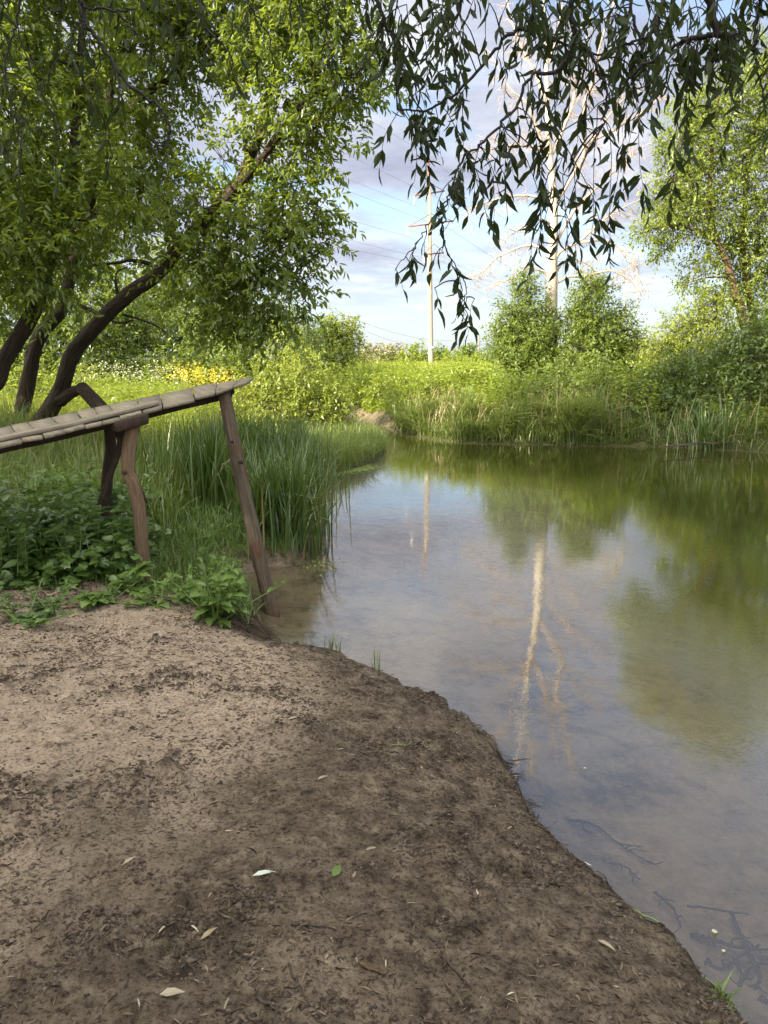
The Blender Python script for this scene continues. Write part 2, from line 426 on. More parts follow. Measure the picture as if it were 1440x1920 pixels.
def ground_mat():
    m, nt, out = new_mat('soil_and_turf')
    L = nt.links
    geo = nd(nt, 'ShaderNodeNewGeometry'); P = geo.outputs['Position']
    soil = nd(nt, 'ShaderNodeAttribute', attribute_name='rnd')        # bare soil mask
    tu = nd(nt, 'ShaderNodeAttribute', attribute_name='tuv')          # damp, bed depth, clod
    sep = nd(nt, 'ShaderNodeSeparateXYZ'); L.new(tu.outputs['Vector'], sep.inputs[0])
    n1 = noise(nt, P, 1.6, 6, .6); n2 = noise(nt, P, 14, 6, .65); n3 = noise(nt, P, 75, 5, .7)
    dry = ramp(nt, n2.outputs['Fac'], [(.30, (.16, .120, .088)), (.44, (.36, .285, .212)), (.75, (.50, .41, .315))])
    wet = ramp(nt, n2.outputs['Fac'], [(.33, (.036, .026, .020)), (.43, (.100, .078, .055)), (.58, (.172, .138, .100)), (.76, (.285, .235, .175))])
    a = nd(nt, 'ShaderNodeMath', operation='MULTIPLY_ADD', i_1=.9); L.new(n1.outputs['Fac'], a.inputs[0]); L.new(sep.outputs[0], a.inputs[2])
    b = nd(nt, 'ShaderNodeMath', operation='MULTIPLY_ADD', i_1=.35); L.new(n2.outputs['Fac'], b.inputs[0]); L.new(a.outputs[0], b.inputs[2])
    fac = ramp(nt, b.outputs[0], [(.78, (0, 0, 0)), (1.0, (1, 1, 1))])
    fac.color_ramp.elements[0].position = .74
    c = mixc(nt, fac.outputs[0], dry.outputs[0], wet.outputs[0])
    # clod tops and crumbs keep the dark humus colour
    c = mixc(nt, sep.outputs[2], c, (.060, .046, .036))
    sp = ramp(nt, n3.outputs['Fac'], [(.38, (.38, .36, .34)), (.48, (.95, .94, .93)), (.7, (1.25, 1.23, 1.2))])
    c = mixc(nt, 1.0, c, sp.outputs[0], 'MULTIPLY')
    turf = ramp(nt, n2.outputs['Fac'], [(.3, (.028, .030, .012)), (.7, (.070, .078, .026))])
    c = mixc(nt, soil.outputs['Fac'], turf.outputs[0], c)
    # river bed: sand with silt and weed patches
    nb = noise(nt, P, 1.5, 7, .65); nb2 = noise(nt, P, 6.0, 6, .7)
    ad = nd(nt, 'ShaderNodeMath', operation='MULTIPLY_ADD', i_1=.55); L.new(nb2.outputs['Fac'], ad.inputs[0]); L.new(nb.outputs['Fac'], ad.inputs[2])
    bed = ramp(nt, ad.outputs[0], [(.58, (.075, .062, .046)), (.70, (.30, .24, .17)), (.86, (.50, .41, .30))])
    c = mixc(nt, sep.outputs[1], c, bed.outputs[0])
    bs = nd(nt, 'ShaderNodeBsdfPrincipled'); bs.inputs['Roughness'].default_value = .95; bs.inputs['Specular IOR Level'].default_value = .15
    L.new(c, bs.inputs['Base Color'])
    m1 = nd(nt, 'ShaderNodeMath', operation='MULTIPLY_ADD', i_1=.6); L.new(n3.outputs['Fac'], m1.inputs[0]); L.new(n2.outputs['Fac'], m1.inputs[2])
    bp = nd(nt, 'ShaderNodeBump', i_Strength=1.0, i_Distance=.035); L.new(m1.outputs[0], bp.inputs['Height'])
    L.new(bp.outputs[0], bs.inputs['Normal']); L.new(bs.outputs[0], out.inputs[0])
    return m
M['ground'] = ground_mat()

RINGS = [(1050, 1270), (885, 1320), (1345, 1375), (1160, 1425), (1330, 1222), (560, 1190), (1410, 1440), (1225, 1470), (990, 1335), (1215, 1040), (700, 1000), (1120, 1130)]
def water_mat():
    m, nt, out = new_mat('river_water'); L = nt.links
    geo = nd(nt, 'ShaderNodeNewGeometry'); P = geo.outputs['Position']
    mp = nd(nt, 'ShaderNodeMapping'); mp.inputs['Scale'].default_value = (1, 1.0, 1); L.new(P, mp.inputs[0])
    n1 = noise(nt, mp.outputs[0], 9, 3, .5)
    n2 = noise(nt, mp.outputs[0], 55, 2, .5)
    n3 = noise(nt, mp.outputs[0], .7, 3, .5)
    amp = ramp(nt, n3.outputs['Fac'], [(.40, (.25, .25, .25)), (.66, (1, 1, 1))])
    h = nd(nt, 'ShaderNodeMath', operation='MULTIPLY_ADD', i_1=.34); L.new(n2.outputs['Fac'], h.inputs[0]); L.new(n1.outputs['Fac'], h.inputs[2])
    hh = nd(nt, 'ShaderNodeMath', operation='MULTIPLY'); L.new(h.outputs[0], hh.inputs[0]); L.new(amp.outputs[0], hh.inputs[1])
    last = hh.outputs[0]
    for i, (px, py) in enumerate(RINGS):
        c = onz(px, py)
        dn = nd(nt, 'ShaderNodeVectorMath', operation='DISTANCE'); dn.inputs[1].default_value = tuple(c); L.new(P, dn.inputs[0])
        sn = nd(nt, 'ShaderNodeMath', operation='MULTIPLY', i_1=190.0-20*(i % 4)); L.new(dn.outputs['Value'], sn.inputs[0])
        s2 = nd(nt, 'ShaderNodeMath', operation='SINE'); L.new(sn.outputs[0], s2.inputs[0])
        R = .13+.05*(i % 3)
        fo = nd(nt, 'ShaderNodeMapRange', i_1=R*.3, i_2=R, i_3=.085, i_4=0.0); L.new(dn.outputs['Value'], fo.inputs[0])
        ma = nd(nt, 'ShaderNodeMath', operation='MULTIPLY_ADD'); L.new(s2.outputs[0], ma.inputs[0]); L.new(fo.outputs[0], ma.inputs[1]); L.new(last, ma.inputs[2])
        last = ma.outputs[0]
    bp = nd(nt, 'ShaderNodeBump', i_Strength=1.0, i_Distance=.00115); L.new(last, bp.inputs['Height'])
    WB['bump'] = bp
    dep = nd(nt, 'ShaderNodeAttribute', attribute_name='rnd')
    murk = ramp(nt, dep.outputs['Fac'], [(0, (.30, .25, .175)), (.3, (.195, .188, .165)), (.55, (.125, .122, .070)), (.80, (.045, .046, .011)), (1, (.022, .024, .005))])
    df = nd(nt, 'ShaderNodeBsdfDiffuse'); L.new(murk.outputs[0], df.inputs[0])
    tr = nd(nt, 'ShaderNodeBsdfTransparent'); tr.inputs[0].default_value = (.93, .90, .82, 1)
    op = ramp(nt, dep.outputs['Fac'], [(0, (.05, .05, .05)), (.30, (.38, .38, .38)), (.8, (.95, .95, .95))])
    body = nd(nt, 'ShaderNodeMixShader'); L.new(op.outputs[0], body.inputs[0]); L.new(tr.outputs[0], body.inputs[1]); L.new(df.outputs[0], body.inputs[2])
    gl = nd(nt, 'ShaderNodeBsdfAnisotropic'); gl.inputs['Roughness'].default_value = .015; gl.inputs[0].default_value = (1, 1, 1, 1)
    L.new(bp.outputs[0], gl.inputs['Normal'])
    fr = nd(nt, 'ShaderNodeFresnel', i_IOR=2.1); L.new(bp.outputs[0], fr.inputs['Normal'])
    mx = nd(nt, 'ShaderNodeMixShader'); L.new(fr.outputs[0], mx.inputs[0]); L.new(body.outputs[0], mx.inputs[1]); L.new(gl.outputs[0], mx.inputs[2])
    L.new(mx.outputs[0], out.inputs[0])
    return m
WB = {}
M['water'] = water_mat()

# ------------------------------------------------------------------ ground and water sheets
def axis(lo, hi, step, end_lo, end_hi, g=1.06):
    a = list(np.arange(lo, hi, step)); s = step; x = a[-1]
    while x < end_hi: s *= g; x += s; a.append(x)
    s = step; x = lo; b = []
    while x > end_lo: s *= g; x -= s; b.append(x)
    return np.array(b[::-1]+a)
gx = axis(-2.9, 2.3, .0135, -900, 900); gy = axis(1.0, 6.2, .0155, -300, 1500)
X, Y = np.meshgrid(gx, gy); xs = X.ravel(); ys = Y.ravel()
zs = terrain(xs, ys)
sdv = sdist(xs, ys)
sm = soilmask(xs, ys)
farcut = isfar(xs, ys)*sstep(.8, .1, sdv)*sstep(-1.3, -.7, -(np.abs(xs+.5)))*.55     # bare orange bank where the stream bends
near_edge = sstep(.35, 0, sdv)*(1-isfar(xs, ys))*sstep(14, 9, ys)
soil = np.clip(np.maximum(np.maximum(sm, near_edge), farcut), 0, 1)
damp = .0-.12*sstep(-.6, -1.8, xs)+.34*sstep(1.2, .1, sdv)+.24*sstep(4.0, 2.4, ys-.25*xs)+.22*sstep(-1.3, .4, xs)-.30*sstep(3.4, 4.6, ys-.3*xs)-.05*farcut
damp = damp+.5*sstep(.4, .05, sdv)*(1-farcut)
damp = np.where(np.abs(xs+1.1)+np.abs(ys-5.0) < .5, damp+.3, damp)
bedm = sstep(.03, -.05, zs)*sstep(.05, -.05, sdv)*sstep(14, 10, ys)
clod = np.clip((np.maximum(fbm(xs*13, ys*15, 3)-.12, 0))*2.2, 0, 1)*sm*sstep(9, 6, ys)*.9*(.25+.75*sstep(-.12, .38, fbm(xs*1.5+8, ys*1.9, 3)))
mb = MB()
nx, ny = len(gx), len(gy)
ii = np.arange(nx*ny).reshape(ny, nx)
quads = np.stack([ii[:-1, :-1], ii[:-1, 1:], ii[1:, 1:], ii[1:, :-1]], -1).reshape(-1, 4)
mb.add(np.stack([xs, ys, zs], 1), quads, soil, np.stack([damp, bedm, clod], 1))
tag(mb.build('ground', M['ground'], smooth=True), 'bare sandy bank and grassy ground along the river', kind='structure')

wx = axis(-4, 12, .12, -60, 60, 1.08); wy = axis(.8, 30, .12, -24, 42, 1.08)
X, Y = np.meshgrid(wx, wy); xs2 = X.ravel(); ys2 = Y.ravel()
sd2 = sdist(xs2, ys2)
w = np.maximum(-sd2, 0)*(1+4*sstep(11, 15, ys2))
depth = np.clip(.06+.5*sstep(12, 15, ys2)+sstep(0.2, 4.8, w)*.70+.22*sstep(5, 12, w)+.34*sstep(.7, 2.6, xs2-.10*ys2)*sstep(.2, 2.0, w), 0, 1)
mb = MB(); nx, ny = len(wx), len(wy); ii = np.arange(nx*ny).reshape(ny, nx)
quads = np.stack([ii[:-1, :-1], ii[:-1, 1:], ii[1:, 1:], ii[1:, :-1]], -1).reshape(-1, 4)
keep = (sd2[quads].min(1) < .8); quads = quads[keep]
used = np.unique(quads); remap = np.zeros(nx*ny, int); remap[used] = np.arange(len(used))
mb.add(np.stack([xs2, ys2, np.zeros_like(xs2)], 1)[used], remap[quads], depth[used])
tag(mb.build('water', M['water'], smooth=True), 'calm murky river water reflecting sky and trees', kind='structure')

# ------------------------------------------------------------------ scatter helpers
def scatter(n, x0, x1, y0, y1, cond=None, land=True):
    x = rng.uniform(x0, x1, n); y = rng.uniform(y0, y1, n)
    s = sdist(x, y); k = s > .02 if land else np.ones(n, bool)
    if cond is not None: k &= cond(x, y, s)
    x, y = x[k], y[k]
    return np.stack([x, y, gz(x, y)-.02], 1)
def infov(x, y, m=.06): return np.abs(x) < y*(.5+m)+.4

# ------------------------------------------------------------------ footbridge
def bridge():
    root = thing('footbridge', 'narrow grey plank footbridge on crooked log legs rising towards the water', 'footbridge')
    front = [(-150, 872, 4.55), (-60, 850, 4.72), (0, 835, 4.85), (58, 823, 4.97), (106, 814, 5.08), (146, 804, 5.18), (181, 795, 5.27), (221, 785, 5.37),
             (267, 773, 5.50), (305, 762, 5.60), (357, 749, 5.72), (392, 740, 5.80), (430, 727, 5.88), (462, 716, 5.98)]
    back = [(-150, 838, 5.45), (-60, 819, 5.55), (0, 804, 5.65), (29, 797, 5.72), (75, 787, 5.8), (127, 776, 5.9), (167, 767, 6.0), (198, 760, 6.05),
            (255, 749, 6.15), (300, 739, 6.25), (352, 727, 6.32), (395, 720, 6.38), (440, 713, 6.42), (477, 707.5, 6.45)]
    A = np.array([at(*p) for p in front]); B = np.array([at(*p) for p in back])
    def dense(P, n): return resample(P, n)
    n = 131; A = dense(A, n); B = dense(B, n)
    cuts = [0, 8, 17, 27, 35, 44, 54, 63, 71, 80, 90, 102, 113, 122, 130]
    mb = MB(); r = random.Random(5)
    for i, (a, b) in enumerate(zip(cuts[:-1], cuts[1:])):
        late = a >= 80
        ext = r.uniform(-.03, .03); lift = r.uniform(-.004, .004); gap = .48
        tw = r.uniform(-.003, .003)
        th = .021
        pa0, pa1 = A[a]*(1-.02), A[b]; t0 = gap/(b-a)
        pa0 = A[a]+(A[b]-A[a])*t0*.5; pa1 = A[b]-(A[b]-A[a])*t0*.5
        pb0 = B[a]+(B[b]-B[a])*t0*.5; pb1 = B[b]-(B[b]-B[a])*t0*.5
        ca = unit(pa0-pb0); cb = unit(pa1-pb1)
        e0 = ext+r.uniform(-.012, .012); e1 = ext+r.uniform(-.012, .012)
        pa0 = pa0+ca*e0; pa1 = pa1+cb*e1
        pb0 = pb0-ca*r.uniform(0, .012); pb1 = pb1-cb*r.uniform(0, .012)
        # one plank: a lofted slab with a few subdivisions so edges are ragged
        m_ = 6; top = []; bot = []
        for j in range(m_+1):
            t = j/m_
            q0 = pb0*(1-t)+pa0*t; q1 = pb1*(1-t)+pa1*t
            axd = unit(q1-q0)
            q0 = q0+axd*r.uniform(-.004, .004); q1 = q1+axd*r.uniform(-.004, .004)
            z = lift+tw*(t-.5)*2+.0015*math.sin(t*5+i)
            for q, zz in ((q0, 0), (q1, tw)):
                top.append(q+np.array([0, 0, z+zz])); bot.append(q+np.array([0, 0, z+zz-th*r.uniform(.8, 1.15)]))
        V = np.array(top+bot); k = len(top); F = []
        for j in range(m_):
            F += [(2*j, 2*j+2, 2*j+3, 2*j+1), (k+2*j, k+2*j+1, k+2*j+3, k+2*j+2),
                  (2*j, k+2*j, k+2*j+2, 2*j+2), (2*j+1, 2*j+3, k+2*j+3, k+2*j+1)]
        F += [(0, 1, k+1, k), (2*m_, k+2*m_, k+2*m_+1, 2*m_+1)]
        # texture: grain along the plank
        ax = unit(pa0-pb0); cr = unit(pa1-pa0)
        tu = np.stack([V@ax+i*1.7, V@cr+i*3.1, V[:, 2]], 1)
        mb.add(V, np.array(F), r.random(), tu)
    deck = mb.build('deck', M['deck'], root)
    # long board lying on the planks near the front edge
    def board(name, P, w, th, mat, wdir, rootp=root, ends=.0):
        P = np.asarray(P); mbb = MB(); V = []; T = []
        L = 0
        for i, p in enumerate(P):
            if i: L += np.linalg.norm(P[i]-P[i-1])
            wd = unit(wdir)*w/2
            up = np.array([0, 0, th/2]) if abs(unit(P[-1]-P[0])[2]) < .7 else unit(np.cross(unit(P[-1]-P[0]), unit(wdir)))*th/2
            for s, u in ((-1, 1), (1, 1), (1, -1), (-1, -1)):
                V.append(p+wd*s+up*u); T.append((L, s*w/2, u*th/2))
        F = []
        for i in range(len(P)-1):
            o = 4*i
            for q in range(4): F.append((o+q, o+(q+1) % 4, o+4+(q+1) % 4, o+4+q))
        F += [(3, 2, 1, 0), tuple(4*(len(P)-1)+q for q in range(4))]
        mbb.add(np.array(V), np.array(F), .5, np.array(T))
        o = mbb.build(name, mat, rootp)
        bv = o.modifiers.new('b', 'BEVEL'); bv.width = min(w, th)*.12; bv.segments = 1
        return o
    ia = [0, 20, 40, 60, 80, 88]
    bp = [A[i]*(1-t)+B[i]*t+np.array([0, 0, .020]) for i, t in zip(ia, (.20, .2, .2, .19, .2, .2))]
    board('edge_board', resample(bp, 14), .11, .026, M['deck'], unit(B[40]-A[40]))
    # stringers under the deck
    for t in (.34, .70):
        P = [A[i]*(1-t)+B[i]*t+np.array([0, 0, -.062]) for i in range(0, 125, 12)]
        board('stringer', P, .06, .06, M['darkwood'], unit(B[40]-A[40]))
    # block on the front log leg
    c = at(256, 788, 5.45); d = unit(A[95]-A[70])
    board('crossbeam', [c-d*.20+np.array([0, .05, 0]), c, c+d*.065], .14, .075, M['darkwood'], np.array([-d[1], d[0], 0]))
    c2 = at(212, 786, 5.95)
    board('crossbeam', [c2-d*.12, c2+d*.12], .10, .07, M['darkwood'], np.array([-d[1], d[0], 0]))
    def leg(pts, D0, D1, r0, r1, mat, name='leg', knots=()):
        n_ = len(pts); P = [at(p[0], p[1], D0+(D1-D0)*i/(n_-1)) for i, p in enumerate(pts)]
        mbb = MB(); Q = resample(P, 34)
        tube(mbb, resample(P, 60), [r0, (r0+r1)/2, r1], 20, .2)
        o = mbb.build(name, mat, root, True)
        for kp, kq, kd, kr in knots:
            kb = MB(); ce = at(kp, kq, kd); dn = unit(-ce+np.array([0, 0, CAMH]))
            tube(kb, [ce-dn*.02, ce+dn*.002, ce+dn*.008], [kr*1.2, kr, kr*.5], 9, .2)
            kb.build('knot', M['darkwood'], o, True)
        return o
    leg([(252, 790), (246, 820), (241, 855), (241, 887), (251, 908), (257, 935), (262, 965), (266, 1010), (270, 1065), (273, 1100)], 5.45, 5.35, .046, .050, M['leg'],
        knots=[(234, 886, 5.37, .016)])
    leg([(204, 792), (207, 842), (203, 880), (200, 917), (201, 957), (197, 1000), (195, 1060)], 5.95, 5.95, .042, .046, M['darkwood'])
    leg([(419, 730), (432, 800), (447, 870), (462, 940), (478, 1010), (494, 1080), (508, 1138), (517, 1180)], 5.95, 5.62, .047, .060, M['post'], 'post',
        knots=[(452, 866, 5.74, .016), (435, 828, 5.78, .012)])
    up = np.array([.6, -.6, 0])
    board('brace', [at(232, 800, 5.62), at(222, 850, 5.62), at(205, 895, 5.62), at(187, 946, 5.62)], .05, .02, M['darkwood'], np.array([1., 0, .2]))
    board('brace', [at(215, 800, 5.8), at(243, 870, 5.65), at(272, 942, 5.52)], .05, .02, M['darkwood'], np.array([1., 0, -.3]))
    return root
bridge()

# ------------------------------------------------------------------ trees
def tree(name, label, cat, limbs, blobs, leaf, bark, density=60, leafL=.09, group=None, wr=.45, shoot=(.25, .55), k=9, droop=.35, tmpl=LEAF4, seg=14, rough=.22, extra=None, tw=True):
    """limbs: list of (points, radii). blobs get a limb grown to them from the nearest limb point"""
    root = thing(name, label, cat, group)
    tb = MB(); allp = []
    for P, R in limbs:
        Q = resample(P, max(8, 5*len(P))); tube(tb, Q, R, seg, rough); 
        rr = np.interp(np.linspace(0, 1, len(Q)), np.linspace(0, 1, len(R)), R)
        allp.append(np.concatenate([Q, rr[:, None]], 1))
    AP = np.concatenate(allp)
    for c, r in blobs:
        d = np.linalg.norm(AP[:, :3]-c, axis=1)+.6*np.maximum(0, AP[:, 2]-c[2])
        j = int(np.argmin(d)); p = AP[j, :3]; r0 = min(AP[j, 3]*.6, .012+.012*np.linalg.norm(p-c))
        mid = (p+c)/2+rng.normal(size=3)*.08*np.linalg.norm(p-c)+np.array([0, 0, .08*np.linalg.norm(p-c)])
        tube(tb, resample([p, mid, c], 8), [r0, r0*.35], 6, .1)
        rm = np.mean(np.asarray(r)*np.ones(3))
        for q in range(int(4+rm*4)):
            u = rdir(1)[0]; e = c+u*np.asarray(r)*.95
            tube(tb, resample([c, c+(e-c)*.5+rng.normal(size=3)*.1*rm, e], 5), [r0*.35, .003], 4, 0, cap=False)
    tb.build('trunk', bark, root, True)
    if blobs:
        cb = MB()
        crown(cb, blobs, density, leafL, wr, shoot, k, droop, tmpl, 0, True, 1)
        cb.build('crown', [leaf, M['twig']], root)
    if extra: extra(root)
    return root
def pl(pts, D0, D1=None):
    D1 = D0 if D1 is None else D1; n = len(pts)
    return [at(p[0], p[1], D0+(D1-D0)*i/(n-1)) for i, p in enumerate(pts)]

# left group of three leaning maples
gb = lambda x, y: np.array([x, y, float(gz(np.array([x]), np.array([y]))[0])-.1])
b1 = gb(-6.0, 9.6)
tree('leaning_maple', 'dark leaning maple trunk rising at the left edge of the photo', 'tree',
     [(np.vstack([b1, pl([(-25, 735), (10, 670), (60, 590), (85, 510), (118, 420), (138, 370)], 9.6)]), (.125, .108, .10, .09, .08, .065)),
      (pl([(128, 395), (138, 300), (144, 200), (152, 90), (160, -60)], 9.6, 9.9), (.075, .06, .05, .04, .03)),
      (pl([(80, 520), (20, 440), (-60, 330), (-130, 180)], 9.6, 9.0), (.08, .06, .05, .03))],
     [pxblob(60, 440, 9.0, 85), pxblob(180, 420, 9.2, 80), pxblob(-60, 380, 9, 110), pxblob(70, 330, 9.3, 80), pxblob(20, 230, 9.0, 90), pxblob(150, 280, 9.6, 75),
      pxblob(60, 110, 9.6, 80), pxblob(-70, 130, 9.2, 100), pxblob(160, 150, 9.9, 70), pxblob(100, 10, 9.8, 90), pxblob(90, 520, 9.0, 60),
      pxblob(-20, 540, 9.3, 70), pxblob(-120, 480, 9.5, 90), pxblob(0, -80, 9.5, 110), pxblob(170, -90, 9.7, 110), (np.array([-4.6, 9.4, 7.6]), (1.5, 1.4, 1.0)), (np.array([-5.8, 9.2, 8.4]), (1.3, 1.3, 1.0))],
     M['maple'], M['bark'], 74, .094, 'three leaning maples left', wr=.46, k=14, droop=.35, shoot=(.2, .5), tmpl=LEAF6)
b2 = gb(-5.45, 11.3)
tree('leaning_maple', 'middle maple with short crooked lower trunk between two leaning trunks', 'tree',
     [(np.vstack([b2, pl([(42, 765), (55, 700), (66, 650), (85, 615), (115, 580), (128, 530), (150, 450), (178, 340), (200, 220), (212, 90), (222, -80)], 11.3)]),
       (.125, .108, .102, .10, .095, .09, .08, .07, .065, .055, .045)),
      (pl([(120, 560), (190, 590), (220, 605), (250, 600)], 11.3, 11.0), (.03, .02, .012)),
      (pl([(190, 270), (270, 180), (330, 140), (400, 70)], 11.3, 11.6), (.06, .05, .04, .02))],
     [pxblob(240, 330, 11.2, 90), pxblob(250, 210, 11.4, 85), pxblob(330, 120, 11.6, 90), pxblob(230, 90, 11.4, 85), pxblob(320, 20, 11.8, 95), pxblob(420, 60, 11.7, 80),
      pxblob(300, 290, 11.4, 75), pxblob(170, 370, 11.6, 80), pxblob(100, 180, 12.2, 80), pxblob(10, 60, 12.5, 80), pxblob(430, -50, 11.7, 110), pxblob(260, -70, 11.8, 110),
      pxblob(20, 330, 12.0, 90), pxblob(260, 420, 11.6, 70), pxblob(20, 440, 12.0, 85), (np.array([-2.0, 11.4, 8.0]), (1.3, 1.3, 1.0))],
     M['maple'], M['bark'], 68, .094, 'three leaning maples left', wr=.46, k=14, droop=.35, shoot=(.2, .5), tmpl=LEAF6)
b3 = gb(-4.95, 10.4)
def stub(root):
    s = MB(); tube(s, resample(pl([(112, 752), (132, 737), (150, 730), (160, 733)], 10.3, 10.2), 10), (.09, .075, .06, .05), 12, .25)
    tube(s, [at(148, 722, 10.25), at(153, 727, 10.2), at(165, 739, 10.15), at(196, 772, 10.0), at(232, 812, 9.8)], (.03, .085, .092, .095, .09), 12, .16)
    s.build('broken_limb', M['bark'], root, True)
tree('leaning_maple', 'long maple trunk leaning right over the bridge with a broken low limb', 'tree',
     [(np.vstack([b3, pl([(88, 775), (112, 735), (124, 700), (138, 660), (200, 590), (250, 545), (292, 517), (345, 455), (400, 398), (432, 362), (470, 320), (505, 280)], 10.4, 9.6)]),
       (.15, .12, .104, .10, .098, .096, .094, .088, .082, .078, .074, .068, .055, .036)),
      (pl([(450, 343), (462, 310), (485, 260), (500, 215), (505, 170), (520, 90), (540, 0)], 9.75), (.06, .055, .05, .045, .04, .03, .02)),
      (pl([(464, 300), (458, 250), (460, 160), (470, 60)], 9.75), (.028, .022, .02, .012)),
      (pl([(500, 285), (540, 230), (590, 180), (650, 140)], 9.6, 9.4), (.05, .04, .03, .015)),
      (pl([(410, 390), (480, 430), (540, 450), (590, 480)], 9.8, 9.4), (.03, .024, .018, .01)),
      (pl([(300, 510), (280, 495), (245, 488), (225, 492), (170, 498)], 10.1), (.035, .025, .02, .015)),
      (pl([(225, 572), (217, 530), (220, 510), (240, 500)], 10.2), (.03, .014, .01, .008)),
      (pl([(340, 462), (310, 420), (305, 410), (345, 400)], 10), (.03, .022, .018, .012)),
      (pl([(230, 590), (265, 600), (300, 615), (330, 640)], 10.2, 10), (.016, .012, .009, .005))],
     [pxblob(360, 470, 9.6, 70), pxblob(430, 470, 9.7, 72), pxblob(500, 440, 9.6, 72), pxblob(560, 430, 9.5, 60), pxblob(560, 520, 9.5, 55), pxblob(480, 540, 9.6, 66), pxblob(400, 560, 9.7, 66),
      pxblob(440, 600, 9.7, 44), pxblob(490, 610, 9.8, 36), pxblob(530, 575, 9.6, 45),
      pxblob(560, 340, 9.5, 62), pxblob(520, 270, 9.6, 70), pxblob(590, 240, 9.4, 66), pxblob(650, 170, 9.3, 58), pxblob(690, 130, 9.2, 42), pxblob(600, 110, 9.5, 82), pxblob(530, 150, 9.7, 78),
      pxblob(660, 60, 9.4, 66), pxblob(560, 20, 9.6, 90), pxblob(450, 130, 9.9, 50), pxblob(590, -70, 9.5, 110), pxblob(470, 20, 9.8, 70), pxblob(590, 400, 9.4, 36), pxblob(600, 470, 9.4, 34),
      pxblob(420, 300, 9.8, 30), pxblob(380, 390, 9.7, 50), pxblob(340, 380, 10, 60), pxblob(440, 400, 9.9, 46), (np.array([-1.2, 9.6, 7.3]), (1.4, 1.3, .9)), (np.array([-.4, 9.3, 6.9]), (1.0, 1.1, .8))],
     M['maple'], M['bark'], 74, .092, 'three leaning maples left', wr=.46, k=14, droop=.35, shoot=(.2, .5), tmpl=LEAF6, extra=stub)

# unseen trees, added outside the frame to keep sun off the near bank
def shade_tree(x, y, h, label, leaf='maple', r=2.2, nb=9, lo=.28):
    b = gb(x, y); lm = [([b, b+np.array([.1, .1, h*.4]), b+np.array([.3, -.1, h*.9])], (.2, .15, .05))]
    bl = []
    for i in range(nb):
        a = i*2.4; t = lo+(.95-lo)*i/(nb-1)
        rr = r*(1.0-.5*abs(t-.55))
        bl.append((b+np.array([math.cos(a)*rr*.7, math.sin(a)*rr*.7, h*t]), (rr*.75, rr*.75, rr*.6)))
    return tree('shade_tree', label, 'tree', lm, bl, M[leaf], M['bark'], 34, .19, 'off-frame trees added for shade', k=8)
shade_tree(-8.6, 2.0, 8.5, 'broad leafy off-frame tree added for shade left of the bare bank, nearest to the bridge')
shade_tree(-10.5, 5.2, 8.5, 'broad leafy off-frame tree added for shade behind the landward end of the bridge')
shade_tree(-8.8, -2.6, 9.0, 'broad leafy off-frame tree added for shade behind the bare bank to the left')
shade_tree(-7.2, -7.0, 10.0, 'leafy off-frame tree added for shade straight behind the bare bank', r=2.8)
shade_tree(-13.0, -2.0, 11.5, 'tall leafy off-frame tree added for shade at the back of the left bank', r=3.2)
shade_tree(-13.5, -8.5, 12.5, 'tallest leafy off-frame tree added for shade furthest behind the bare bank', r=3.4)

